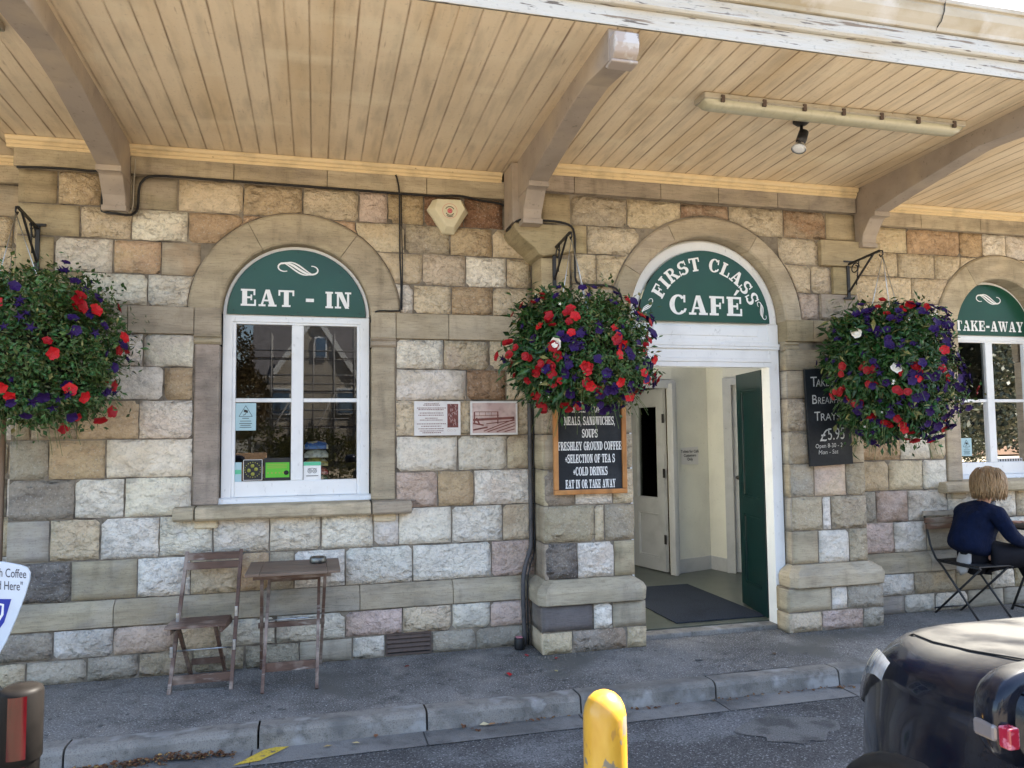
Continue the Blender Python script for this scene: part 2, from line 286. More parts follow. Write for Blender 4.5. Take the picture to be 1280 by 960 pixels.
# base colours of the stones
SC = {'w': (.82, .745, .62), 'c': (.66, .545, .375), 'g': (.56, .43, .26), 'o': (.55, .385, .235), 'b': (.35, .23, .14), 'r': (.28, .155, .095), 'p': (.62, .48, .39),
      'y': (.41, .365, .29), 'd': (.165, .145, .135), 't': (.46, .385, .27), 'q': (.42, .34, .21), 'l': (.82, .765, .68), 'k': (.38, .32, .25)}
def stonecol(o, code):
    a = SC[code[0]]; b = SC[code[1]] if len(code) > 1 else tuple(x*.8+.2*y for x, y in zip(a, SC['g'])); b = tuple(.5*x+.5*y for x, y in zip(a, b))
    j = random.uniform(.9, 1.1)
    o.color = (a[0]*j, a[1]*j*random.uniform(.98, 1.02), a[2]*j*random.uniform(.95, 1.05), 1)
    o['tint'] = (b[0]*j, b[1]*j, b[2]*j)
SMOOTH = set('qt')
def stone(parent, x0, x1, z0, z1, code, F, circ=(), smooth=None, name='stone', cell=.042):
    """one block; F maps (u, z, depth) to the world, depth > 0 into the wall"""
    if smooth is None: smooth = code[0] in 'q' or (code[0] in 'dt' and random.random() < .5) or code == 'y' and random.random() < .4
    g = .0062; x0 += g*random.uniform(.5, 1.3); x1 -= g*random.uniform(.5, 1.3); z0 += g*random.uniform(.5, 1.2); z1 -= g*random.uniform(.5, 1.2)
    nx = max(3, int((x1-x0)/cell)); nz_ = max(3, int((z1-z0)/cell)); sd_ = random.uniform(0, 100)
    V = []; ins = []
    amp = .003 if smooth else random.uniform(.012, .030); dep = 0 if smooth else random.uniform(-.006, .003); chip = [] if smooth else [(random.choice((x0, x1)), random.choice((z0, z1)), random.uniform(.02, .05)) for _ in range(random.choice((0, 1, 1, 2)))]
    for j in range(nz_+1):
        for i in range(nx+1):
            u = x0+(x1-x0)*i/nx; z = z0+(z1-z0)*j/nz_
            edge = min(i, nx-i, j, nz_-j)
            if edge == 0 and not smooth:
                u += (noise.noise((u*14, z*14, sd_)))*.006; z += (noise.noise((u*14+9, z*14, sd_)))*.006
            hit = False; inside = False
            for cx, cz, R in circ:
                dx, dz = u-cx, z-cz; d = sqrt(dx*dx+dz*dz)
                if z > cz-.02 and d < R+.008:
                    inside = True; k = (R+.008)/max(d, 1e-4); u = cx+dx*k; z = cz+dz*k
            n1 = noise.noise((u*9, z*11, sd_)); n2 = noise.noise((u*24, z*26, sd_+5))
            if edge == 0 or inside: d_ = .002
            elif smooth: d_ = -.002-amp*(.5+.5*n1)
            else: d_ = -amp*(.55+.55*n1+.35*abs(n2))*(1 if edge > 1 else .8)
            for qx, qz, qr in chip:
                dd_ = sqrt((u-qx)**2+(z-qz)**2)
                if dd_ < qr: d_ += .014*(1-dd_/qr)
            V.append((u, z, d_+dep*(0 if edge == 0 else 1))); ins.append(inside)
    W = nx+1; fs = []
    for j in range(nz_):
        for i in range(nx):
            q = (j*W+i, j*W+i+1, (j+1)*W+i+1, (j+1)*W+i)
            if all(ins[k] for k in q): continue
            fs.append(q)
    if not fs: return None
    # side faces on the border
    cnt = {}
    for f in fs:
        for a, b in zip(f, f[1:]+f[:1]): cnt[(a, b)] = 1
    side = [(a, b) for (a, b) in cnt if (b, a) not in cnt]
    verts = [F(*v) for v in V]; back = {}
    for a, b in side:
        for k in (a, b):
            if k not in back: back[k] = len(verts); verts.append(F(V[k][0], V[k][1], .03))
    sf = [(b, a, back[a], back[b]) for a, b in side]
    used = sorted({k for f in fs+sf for k in f}); mp = {k: i for i, k in enumerate(used)}
    me = bpy.data.meshes.new(name); me.from_pydata([verts[k] for k in used], [], [tuple(mp[k] for k in f) for f in fs+sf])
    nf = len(fs)
    me.polygons.foreach_set('use_smooth', [i < nf for i in range(len(fs)+len(sf))])
    o = link(name, me, m_ash if smooth else (m_rock2 if random.random() < (.42 if z0 < 2.0 else .15) else m_rock), parent); stonecol(o, code); return o
def courses(parent, data, F, circ=(), smoothall=False):
    for z0, z1, xs, cs in data:
        xs = [float(x) for x in xs.split()]; cs = cs.split()
        for a, b, c in zip(xs, xs[1:], cs):
            if c != '-': stone(parent, a, b, z0, z1, c, F, circ)

# ------------------------------------------------------------------ ground
def sheet(name, x0, x1, y0, y1, z, mt, nx=1, ny=1, amp=0):
    vs = []; fs = []
    for j in range(ny+1):
        for i in range(nx+1):
            x = x0+(x1-x0)*i/nx; y = y0+(y1-y0)*j/ny
            vs.append((x, y, z+(amp*noise.noise((x*.9, y*.9, 1)) if amp else 0)))
    for j in range(ny):
        for i in range(nx): k = j*(nx+1)+i; fs.append((k, k+1, k+nx+2, k+nx+1))
    me = bpy.data.meshes.new(name); me.from_pydata(vs, [], fs); o = link(name, me, mt); o['kind'] = 'structure'; return o
m_soil = M('far_ground', (.16, .15, .12), .95, [(.2, .7, .4, .7)])
sheet('ground', -300, 300, -300, 300, -.13, m_soil)
sheet('road', -60, 60, -5.0, -1.18, -.104, m_road, 60, 6, 0)
m_bounce = M('pale_bounce_ground', (.27, .225, .165), .9, [(.7, .8, .4, .7), (120, .6, .5, .7)], [(100, .5, .01)])  # unseen ground, made pale and warm to bounce sunlight under the canopy
sheet('bounce_ground', -60, 60, -60, -5.0, -.104, m_bounce)
pv = sheet('pavement', -20, 22, -1.055, .05, 0, m_asph, 160, 8, .006)
gc = sheet('gutter_channel', -20, 22, -1.40, -1.185, -.099, m_gut)
kerb = empty('kerb', (0, -1.12, 0), kind='structure')
kj = [-6.8, -5.9, -4.97, -4.05, -3.1, -2.17, -1.232, -.291, .623, 1.549, 2.446, 3.35, 4.26, 5.18, 6.1, 7.0, 7.9, 8.8, 9.7, 10.6]
for a, b in zip(kj, kj[1:]):
    mb = MB(); n = 10; pr = [(-1.05, .002), (-1.155, .006), (-1.182, -.002), (-1.193, -.022), (-1.2, -.10), (-1.2, -.16), (-1.05, -.16)]
    off = random.uniform(-.004, .004); vs = []; fs = []
    for i in range(n+1):
        x = a+.006+(b-a-.012)*i/n
        for y, z in pr:
            c_ = .006*noise.noise((x*9, z*20, 3)) if z < .003 and z > -.05 else 0
            vs.append((x, y+off+c_, z+off*.6-abs(c_)*.6))
    k = len(pr)
    for i in range(n):
        for j in range(k-1): fs.append((i*k+j, (i+1)*k+j, (i+1)*k+j+1, i*k+j+1))
    fs += [tuple(range(k)), tuple(range((n+1)*k-1, n*k-1, -1))]
    mb.add(vs, fs); o = mb.build('kerb_stone', m_kerb, kerb)
under(kerb)
# joints of the channel blocks: dark gaps
cj = MB()
for x in [-3.1, -2.2, -1.26, -.32, .60, 1.53, 2.43, 3.33, 4.2, 5.2]: cj.box(x-.003, x+.003, -1.395, -1.205, -.0985, -.0972)
cjo = cj.build('channel_joints', m_dark, gc); 
yl = MB(); yl.add([(-.40, -1.385, -.0945), (-.27, -1.36, -.0945), (-.13, -1.215, -.0945), (-.20, -1.205, -.0945), (-.26, -1.225, -.0945)], [(0, 1, 2, 3, 4)])
tag(yl.build('yellow_line', m_yline), kind='structure')

# ------------------------------------------------------------------ station building
bld = empty('station_building', (0, 0, 0), 'single storey railway station of rough cream and golden stone blocks behind the cafe front', 'building')
FM = lambda u, z, d: (u, d, z)                 # main wall face y = 0
FB = lambda u, z, d: (u, -.26+d, z)            # door bay face
FP = lambda u, z, d: (u, -.045+d, z)           # main plinth courses
FPB = lambda u, z, d: (u, -.33+d, z)           # bay plinth courses
CW1, CD, CW3 = -.13, 3.005, 6.15
RI, RO = .515, .735
ML = [(3.155, 3.385, '-1.93 -1.69 -1.42 -1.23 -0.94 -0.51 -0.10 0.30 0.51 0.78 1.09 1.40', 'q gb t tk cg gt ct p gb r rb'),
 (2.935, 3.155, '-1.93 -1.55 -1.23 -0.87 -0.51 0.28 0.64 0.98 1.31 1.62', 'q cg wc ob ob cg tk gb cg'),
 (2.7, 2.935, '-1.93 -1.70 -1.34 -1.04 -0.78 0.42 0.77 1.10 1.42 1.62', 'q wp og tb - cg cp w cb'),
 (2.48, 2.7, '-1.93 -1.53 -1.12 -0.81 0.54 0.70 0.99 1.31 1.62', 'q wc wc - wp cg og co'),
 (2.065, 2.29, '-1.93 -1.72 -1.47 -1.14 -0.82 0.57 0.93 1.28 1.62', 't wp wp wp - wc cp c'),
 (1.835, 2.065, '-1.93 -1.76 -1.44 -1.01 -0.82 0.57 1.10 1.41 1.62', 't w wl gb - wc b c'),
 (1.57, 1.835, '-1.93 -1.81 -1.54 -1.16 -0.82 0.57 0.84 1.15 1.45 1.62', 't tb gb wp - c cg c ct'),
 (1.31, 1.57, '-1.93 -1.70 -1.36 -0.82 0.57 1.03 1.41 1.62', 'yt go wc - w w cb'),
 (1.045, 1.31, '-1.93 -1.54 -1.24 -0.82 0.57 0.88 1.15 1.62', 'yd wy wy - pb go wp'),
 (0.775, 1.045, '-1.93 -1.68 -1.38 -1.02 -0.68 -0.31 0.04 0.41 0.59 0.98 1.37 1.62', 'y co wl wl wc wc wc wl w w cb'),
 (0.51, 0.775, '-1.93 -1.55 -1.15 -0.82 -0.50 -0.31 -0.14 0.21 0.69 1.28 1.62', 'dy ty lw ct og t wl lw lw p')]
MLP = [(0.155, 0.34, '-1.96 -1.63 -1.28 -0.91 -0.62 -0.26 0.21 0.61 0.97 1.26 1.57', 'yd ly pk ct wy wy p cp wy pp'),
 (0.0, 0.155, '-1.96 -1.78 -1.43 -1.12 -0.79 -0.46 -0.10 0.26 0.485 0.825 1.15 1.57', 'cy yw yw tp ty y y wy - y y')]
MR = [(3.155, 3.385, '4.39 5.14 5.72 5.98 6.25 6.65 7.20 7.70 8.10', 'cg ob og wc wc cg gt wc'),
 (2.935, 3.155, '4.39 5.03 5.43 5.72 6.02 6.60 7.10 7.50 8.10', 'c cg c c c c cg wc'),
 (2.7, 2.935, '4.39 5.17 5.57 6.70 7.30 8.10', 'c cg - cg c'),
 (2.48, 2.7, '4.39 5.15 5.51 6.80 7.10 7.60 8.10', 'cy wc - c cg c'),
 (2.065, 2.29, '4.39 4.80 5.20 5.46 6.84 7.30 7.70 8.10', 'c wc wc - c g c'),
 (1.835, 2.065, '4.39 4.70 5.10 5.46 6.84 7.20 7.60 8.10', 't c cg - w c c'),
 (1.57, 1.835, '4.39 4.86 5.20 5.46 6.84 7.20 7.60 8.10', 'c wc cg - c w c'),
 (1.31, 1.57, '4.39 4.97 5.29 5.46 6.84 7.20 7.70 8.10', 'og wc c - c p c'),
 (1.045, 1.31, '4.39 4.84 5.20 5.46 6.84 7.20 7.70 8.10', 'gt ct w - c g c'),
 (0.775, 1.045, '4.39 4.70 5.03 5.45 5.89 6.21 6.50 7.00 7.50 8.10', 'y pb wb wc wc cg wc p w'),
 (0.51, 0.775, '4.39 4.87 5.21 5.57 5.96 6.30 6.90 7.50 8.10', 'pk wy tc ct wc c w c')]
MRP = [(0.155, 0.34, '4.42 5.02 5.46 5.85 6.10 6.60 7.10 7.60 8.10', 'lw tg tg wc c p c c'),
 (0.0, 0.155, '4.42 4.91 5.23 5.58 5.97 6.40 7.00 7.60 8.10', 'y wy wc y y c y c')]
BY = [(3.155, 3.385, '1.62 1.86 2.32 2.78 3.20 3.70 4.10 4.39', 'q tk cg bt ct bt q'),
 (2.935, 3.155, '1.86 1.99 2.42 3.64 4.02', 'q cy - cy'),
 (2.7, 2.935, '1.86 2.06 2.35 3.62 3.94 4.13', 'cg cg - ct c'),
 (2.48, 2.7, '1.86 2.00 2.24 3.80 4.01 4.39', 'cg tg - p k'),
 (2.065, 2.24, '1.62 2.00 2.33 3.68 4.05 4.39', 't t - t y'),
 (1.835, 2.065, '1.62 1.85 2.33 3.68 3.95 4.39', 't c - t t'),
 (1.57, 1.835, '1.62 2.10 2.33 3.68 4.10 4.39', 't ty - t c'),
 (1.31, 1.57, '1.62 1.80 2.20 2.33 3.68 3.90 4.23 4.39', 'ty y t - t t ty'),
 (1.045, 1.31, '1.62 1.86 2.16 2.33 3.68 3.90 4.20 4.39', 'kd wl ct - yt pc ty'),
 (0.775, 1.045, '1.62 2.01 2.09 2.33 3.68 3.97 4.05 4.39', 't c ty - t lw t'),
 (0.51, 0.775, '1.62 1.87 2.16 2.33 3.68 3.92 4.21 4.39', 'dk wp tg - t wl tc')]
BYP = [(0.155, 0.34, '1.57 1.96 2.11 2.38 3.58 3.97 4.12 4.46', 'dd wl ty - t wc yk'),
 (0.0, 0.155, '1.57 1.80 2.22 2.38 3.58 3.88 4.26 4.46', 'cg kb cg - cg pb y')]
def wall_sheet(name, x0, x1, z0, z1, y, y2, opens, parent):
    """mortar core of a wall with arched openings (cx, half width, z bottom, z spring)"""
    mb = MB(); xs = x0
    def blk(a, b, c, d): mb.box(a, b, y, y2, c, d)
    for cx, hw, zb, zs in opens:
        blk(xs, cx-hw, z0, z1)
        if zb > z0: blk(cx-hw, cx+hw, z0, zb)
        n = 14
        for i in range(n):
            a0 = pi-pi*i/n; a1 = pi-pi*(i+1)/n
            xa, xb = cx+hw*cos(a0), cx+hw*cos(a1); za, zb_ = zs+hw*sin(a0), zs+hw*sin(a1)
            mb.add([(xa, y, za), (xb, y, zb_), (xb, y, z1), (xa, y, z1), (xa, y2, za), (xb, y2, zb_), (xb, y2, z1), (xa, y2, z1)],
                   [(0, 1, 2, 3), (7, 6, 5, 4), (0, 4, 5, 1), (3, 2, 6, 7)])
        xs = cx+hw
    blk(xs, x1, z0, z1)
    return mb.build(name, m_mortar, parent, fix=True)
ZS = 2.45
wl = wall_sheet('wall', -1.925, 1.63, -.1, 3.54, .008, .30, [(CW1, .62, 1.03, ZS)], bld)
wr = wall_sheet('wall', 4.38, 8.2, -.1, 3.54, .008, .30, [(CW3, .62, 1.03, ZS)], bld)
wb = wall_sheet('door_bay_wall', 1.628, 4.382, -.1, 3.54, -.252, .10, [(CD, .70, -.1, ZS)], bld)
circ = [(CW1, ZS, RO), (CW3, ZS, RO)]
courses(wl, ML, FM, circ); courses(wl, MLP, FP)
courses(wr, MR, FM, circ); courses(wr, MRP, FP)
courses(wb, BY, FB, [(CD, ZS, .835)]); courses(wb, BYP, FPB)
# mortar behind the projecting plinth courses
def mblk(parent, *a): return bx('plinth_core', m_mortar, parent, *a)
mblk(wl, -1.955, 1.60, -.037, .006, -.1, .345); mblk(wr, 4.43, 8.2, -.037, .006, -.1, .345)
mblk(wb, 1.578, 2.375, -.322, -.05, -.1, .345); mblk(wb, 3.59, 4.455, -.322, -.05, -.1, .345)
# returns of the bay: left side (faces -x) and the right reveal of the doorway
FL = lambda u, z, d: (1.62+d, -u, z)
FLP = lambda u, z, d: (1.57+d, -u, z)
FR = lambda u, z, d: (3.68+d, -u, z)
FRP = lambda u, z, d: (3.58+d, -u, z)
for (z0, z1, *_), c in zip([r for r in BY], ['q', 'q', 'q', 'q', 't', 't', 't', 't', 'tk', 't', 'k']):
    if z1 < 3: stone(wb, .0, .262, z0, z1, c, FL, smooth=True)
    if z1 < 2.3: stone(wb, .155, .262, z0, z1, random.choice(['t', 'ty', 'tc', 'y']), FR, smooth=True)
for z0, z1, c in ((.155, .34, 'd'), (0, .155, 'cg')):
    stone(wb, .04, .333, z0, z1, c, FLP, smooth=True); stone(wb, .16, .333, z0, z1, 'ty', FRP, smooth=True)
bx('reveal_core', m_mortar, wb, 3.683, 3.76, -.25, .1, -.1, 2.45)
bx('pier_core', m_mortar, wb, 1.625, 1.70, -.25, 0, -.1, 3.54)
# dressed blocks: plinth band with a weathered top, string course, frieze, jambs, arches, sills
def dressed(name, parent, mb, code, bevel=.006):
    o = mb.build(name, m_ash, parent, bevel); stonecol(o, code); return o
def band(parent, x0, x1, y, code, name='plinth_stone'):
    pr = [(y+.09, .512), (y+.045, .508), (y+.006, .475), (y-.004, .45), (y-.004, .345), (y+.09, .345)]
    return dressed(name, parent, MB().prism(pr, 'x', x0+.002, x1-.002), code, .004)
for a, b, c in ((-1.985, -1.28, 'ty'), (-1.28, -.35, 'ty'), (-.35, .31, 'yt'), (.31, .98, 'ty'), (.98, 1.54, 'ty')): band(wl, a, b, -.05, c)
for a, b, c in ((4.46, 5.2, 'ty'), (5.2, 6.0, 'yt'), (6.0, 7.0, 'ty'), (7.0, 8.1, 'ty')): band(wr, a, b, -.05, c)
def bayband(x0, x1, bk=0.):
    mb = MB(); zz = [(.345, .006), (.43, .0), (.465, .018), (.512, .085)]
    vs = []; fs = []
    for z, ins in zz:
        for (x, y) in ((x0+ins, bk), (x0+ins, -.37+ins+.05), (x0+ins+.05, -.37+ins), (x1-ins-.05, -.37+ins), (x1-ins, -.37+ins+.05), (x1-ins, 0)): vs.append((x, y, z))
    for i in range(3):
        for j in range(5): fs.append((i*6+j, i*6+j+1, i*6+j+7, i*6+j+6))
    fs += [(0, 1, 2, 3, 4, 5), (23, 22, 21, 20, 19, 18), (0, 6, 11, 5), (6, 12, 17, 11), (12, 18, 23, 17)]
    mb.add(vs, fs); dressed('plinth_stone', wb, mb, 'ty', .008)
bayband(1.54, 2.39); bayband(3.60, 4.49, -.17)
def block(parent, name, x0, x1, y0, z0, z1, code, y1=.05, bevel=.004): return dressed(name, parent, MB().box(x0+.002, x1-.002, y0, y1, z0+.001, z1-.001), code, bevel)
for a, b, c in ((-1.95, -1.24, 'kt'), (-1.24, -.82, 'tk'), (-.82, -.645, 'tk')): block(wl, 'string_stone', a, b, -.018-(.004 if b < -.6 else .01), 2.29, 2.48, c)
for a, b, c in ((.387, .57, 't'), (.57, .965, 't'), (.965, 1.62, 't')): block(wl, 'string_stone', a, b, -.02-(.008 if b < .6 else 0), 2.29, 2.48, c)
for a, b, c in ((4.40, 5.0, 't'), (5.0, 5.46, 't'), (5.46, 5.635, 't'), (6.665, 6.84, 't'), (6.84, 8.1, 't')): block(wr, 'string_stone', a, b, -.02, 2.29, 2.48, c)
for a, b, c in ((1.60, 1.98, 't'), (1.98, 2.33, 't'), (3.68, 3.93, 'q'), (3.93, 4.42, 'q')): block(wb, 'string_stone', a, b, -.285, 2.30, 2.475, c, -.1)
def capmould(parent, x0, x1, y):
    pr = [(y+.06, 2.298), (y-.004, 2.298), (y-.004, 2.280), (y+.012, 2.270), (y-.002, 2.258), (y-.002, 2.240), (y+.016, 2.226), (y+.06, 2.226)]
    dressed('capital', parent, MB().prism(pr, 'x', x0, x1), 'tk', .002)
for pr_, cx in ((wl, CW1), (wr, CW3)):
    for x0, x1, c in ((cx-.69, cx-.515, 'kd' if pr_ is wl else 't'), (cx+.517, cx+.70, 't')):
        capmould(pr_, x0, x1, -.012)
        block(pr_, 'jamb_stone', x0+.004, x1-.004, -.008, 1.11, 2.226, c, .12 if pr_ is wl else .20, .012)
        block(pr_, 'sill_corbel', x0+.02, x1+.0, -.03, .955, 1.012, 'c' if pr_ is wl else 't', .05, .012)
    a = cx-.80; sp = [-.66, .50] if pr_ is wl else [-.3, .2]
    xs = [a, cx+sp[0], cx+sp[1]+.02, cx+.81]
    for u, v, c in zip(xs, xs[1:], ('tc', 'tc', 'tk')):
        pr = [(-.085, 1.012), (-.10, 1.03), (-.10, 1.085), (-.085, 1.105), (.11, 1.118), (.11, 1.012)]
        dressed('sill_stone', pr_, MB().prism(pr, 'x', u+.004, v-.004), c, .010)
capmould(wb, 3.67, 3.80, -.262); capmould(wb, 2.20, 2.345, -.262)
def arch(parent, cx, ri, ro, y0, y1, cuts, codes):
    for a0, a1, c in zip(cuts, cuts[1:], codes):
        a0r, a1r = radians(a0)-.003, radians(a1)+.003; n = 10; vs = []; fs = []
        prof = [(ri, y1), (ri, y0+.012), (ri+.012, y0), (ro-.014, y0), (ro, y0+.014), (ro, y0+.06)]
        for i in range(n+1):
            t = a0r+(a1r-a0r)*i/n
            for r, y in prof: vs.append((cx+r*cos(t), y, ZS+.035*0+r*sin(t)))
        k = len(prof)
        for i in range(n):
            for j in range(k): fs.append((i*k+j, (i+1)*k+j, (i+1)*k+(j+1) % k, i*k+(j+1) % k))
        fs += [tuple(range(k)), tuple(range((n+1)*k-1, n*k-1, -1))]
        dressed('arch_stone', parent, MB().add(vs, fs), c, 0)
arch(wl, CW1, RI, RO, -.016, .15, (179, 118, 55, 1), 'ttt'); arch(wr, CW3, RI, RO, -.016, .22, (179, 122, 62, 1), ('t', 'tc', 't'))
arch(wb, CD, .675, .83, -.275, -.05, (179, 150, 115, 58, 1), ('t', 't', 'tk', 't'))
# frieze course under the canopy
def frieze(parent, y, x0, x1, joints, code):
    xs = [x0]+joints+[x1]
    for a, b in zip(xs, xs[1:]): block(parent, 'frieze_stone', a, b, y, 3.388, 3.524, random.choice(code), y+.12, .003)
frieze(wl, -.032, -1.95, 1.62, [-1.24, -.571, .071, .80], ['t', 'tk', 't'])
frieze(wr, -.032, 4.39, 8.1, [5.276, 5.935, 6.9], ['t', 'tc'])
frieze(wb, -.300, 1.60, 4.37, [1.88, 2.591, 3.09, 3.625], ['k', 'kt', 'kd'])
# corbelled capitals at the two top corners of the door bay and the piers under them
cap = MB().prism([(1.40, 3.125), (1.855, 3.125), (1.855, 2.93), (1.62, 2.885), (1.585, 2.90), (1.555, 2.945), (1.50, 2.985), (1.43, 3.045), (1.40, 3.09)], 'y', -.335, .03)
dressed('capital', wb, cap, 'q', .012)
block(wb, 'pilaster_stone', 1.612, 1.84, -.285, 2.48, 2.885, 'q', -.1, .008)
cap = MB().prism([(4.02, 3.15), (4.60, 3.15), (4.60, 3.09), (4.56, 3.03), (4.46, 2.97), (4.41, 2.935), (4.02, 2.935)], 'y', -.30, .03)
dressed('capital', wb, cap, 'q', .012)
block(wb, 'pilaster_stone', 4.135, 4.36, -.285, 2.70, 2.93, 'q', -.1, .008)
block(wb, 'pilaster_stone', 4.02, 4.37, -.275, 2.50, 2.70, 'k', -.1, .006)
# recessed wing on the far left
ww = bx('wing_wall', m_mortar, bld, -9, -1.93, .398, .7, -.1, 3.54)
FW = lambda u, z, d: (u, .39+d, z)
wz = [3.385, 3.155, 2.935, 2.70, 2.48, 2.29, 2.065, 1.835, 1.57, 1.31, 1.045, .775, .51, .34, .155, 0]
for z1, z0 in zip(wz, wz[1:]):
    x = -1.93-random.uniform(.05, .2); b = -1.93
    while b > -3.2:
        stone(ww, x, b, z0, z1, random.choice(['cg', 'cy', 'wc', 'ty', 'y']), FW); b = x; x -= random.uniform(.3, .5)
block(ww, 'frieze_stone', -4, -1.94, .36, 3.388, 3.524, 't', .5)
mb = MB(); mb.box(-9, 2.5, -.2, 7.0, 3.75, 3.95); mb.box(4.7, 12, -.2, 7.0, 3.75, 3.95); mb.box(2.5, 4.7, -.2, .4, 3.75, 3.95); mb.box(2.5, 4.7, 1.9, 7.0, 3.75, 3.95)  # gap over the lobby added so that skylight brightens it
mb.build('roof', M('slate_roof', (.10, .10, .11), .8), bld)
bx('back_wall', m_mortar, bld, -9, 12, 6.7, 6.95, -.1, 3.75)
bx('end_wall', m_mortar, bld, 8.1, 8.35, .3, 6.7, -.1, 3.75)
pp = MB().tube([(-1.99, .03, -.02), (-1.99, .03, 2.2)], .03, 10).build('downpipe', M('brown_pipe_paint', (.26, .18, .12), .6), bld)
vn = empty('air_vent', (.655, -.04, .09), 'brown cast air brick low in the wall between grey stones', 'air vent')
mb = MB().box(.49, .82, -.040, .0, .012, .158); mb.build('backing', m_dark, vn)
mb = MB(); mb.box(.492, .818, -.052, -.041, .150, .162); mb.box(.492, .818, -.052, -.041, .008, .020); mb.box(.492, .502, -.052, -.041, .02, .15); mb.box(.808, .818, -.052, -.041, .02, .15)
m_vent = M('brown_vent', (.10, .07, .055), .7, [(20, .6, .5, .7)]); mb.build('frame', m_vent, vn)
for i in range(4):
    z = .034+i*.031; MB().add([(.502, -.040, z+.022), (.808, -.040, z+.022), (.808, -.056, z), (.502, -.056, z), (.502, -.052, z-.005), (.808, -.052, z-.005), (.808, -.040, z+.016), (.502, -.040, z+.016)], [(0, 1, 2, 3), (3, 2, 5, 4), (4, 5, 6, 7)]).build('slat', m_vent, vn)
under(vn)
# rubble of mortar and dirt at the foot of the wall
dirt = MB()
for i in range(1500):
    x = random.uniform(-2.2, 5.6); y = (-.36 if (1.5 < x < 2.45 or 3.5 < x < 4.5) else (-.06 if x < 1.5 or x > 4.5 else -.15)); y -= abs(random.gauss(0, .05)); r = random.uniform(.002, .008)
    z = .004; q = random.random()*6
    dirt.add([(x+r*cos(q+k*2.1), y+r*sin(q+k*2.1), z) for k in range(3)]+[(x, y, z+r*.8)], [(0, 1, 3), (1, 2, 3), (2, 0, 3)])
tag(dirt.build('grit', M('grit', (.2, .18, .15), .95), fix=False), 'loose grit and crumbs of mortar along the foot of the wall', 'grit', kind='stuff')

# ------------------------------------------------------------------ windows
def arcpts(cx, cz, r, a0, a1, n): return [(cx+r*cos(radians(a0+(a1-a0)*i/n)), cz+r*sin(radians(a0+(a1-a0)*i/n))) for i in range(n+1)]
def plate(mb, pts, y, t):
    mb.prism([(a, b) for a, b in pts], 'y', y-t, y); return mb
def window(cx, dy=0):
    win = MB(); hw = .512; gl = .425; y0 = .075
    # outer box frame: stiles, arch ring, rails
    win.box(cx-hw, cx-gl-.02, y0, .16, 1.15, ZS); win.box(cx+gl+.02, cx+hw, y0, .16, 1.15, ZS)
    ri, ro = .488, .512; n = 28; vs = []; fs = []
    for i in range(n+1):
        t = pi*i/n
        for r, y in ((ri, y0+.05), (ri, y0), (ro, y0), (ro, y0+.05)): vs.append((cx+r*cos(t), y, ZS+r*sin(t)))
    for i in range(n):
        for j in range(4): fs.append((i*4+j, (i+1)*4+j, (i+1)*4+(j+1) % 4, i*4+(j+1) % 4))
    win.add(vs, fs)
    win.add([(cx+.489*cos(pi*i/20), y0+.04, ZS+.489*sin(pi*i/20)) for i in range(21)], [tuple(range(21))])
    win.box(cx-gl-.05, cx+gl+.05, y0+.002, .16, 2.40, 2.452)
    wo = win.build('window', m_white, bld, .004)
    wo['label'] = 'white painted arched sash window with four panes'
    mb = MB(); g0, g1 = 1.262, 2.403
    mb.box(cx-gl-.022, cx-gl+.002, .088, .13, 1.15, 2.40); mb.box(cx+gl-.002, cx+gl+.022, .088, .13, 1.15, 2.40); mb.box(cx-gl+.002, cx+gl-.002, .085, .13, 1.152, g0); mb.box(cx-gl+.002, cx+gl-.002, .0855, .13, 2.385, 2.401)
    mb.build('sash_frame', m_white, wo, .004)
    MB().box(cx-.042, cx+.042, .080, .13, g0, 2.385).build('mullion', m_white, wo, .006)
    for a, b in ((cx-gl+.002, cx-.042), (cx+.042, cx+gl-.002)):
        MB().box(a, b, .090, .13, 1.824, 1.852).build('glazing_bar', m_white, wo, .004)
        for z0, z1 in ((g0, 1.824), (1.852, 2.385)):
            MB().add([(a, .108, z0), (b, .108, z0), (b, .108, z1), (a, .108, z1)], [(0, 1, 2, 3)]).build('pane', m_glass, wo)
    sp = [(.13, 1.15), (.05, 1.152), (.035, 1.14), (.03, 1.112), (.13, 1.108)]
    MB().prism(sp, 'x', cx-.53, cx+.525).build('window_sill', m_white, wo, .003)
    if dy: 
        wo.location.y = dy
    return wo
w1 = window(CW1); w3 = window(CW3, .07)
# dim rooms behind the glass
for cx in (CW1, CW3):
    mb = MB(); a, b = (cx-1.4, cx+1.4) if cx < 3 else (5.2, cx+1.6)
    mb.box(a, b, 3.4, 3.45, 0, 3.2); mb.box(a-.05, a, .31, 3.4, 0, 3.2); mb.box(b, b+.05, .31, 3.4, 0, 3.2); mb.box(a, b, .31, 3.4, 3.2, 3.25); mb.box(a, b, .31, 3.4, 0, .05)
    mb.build('room', m_inside, bld)

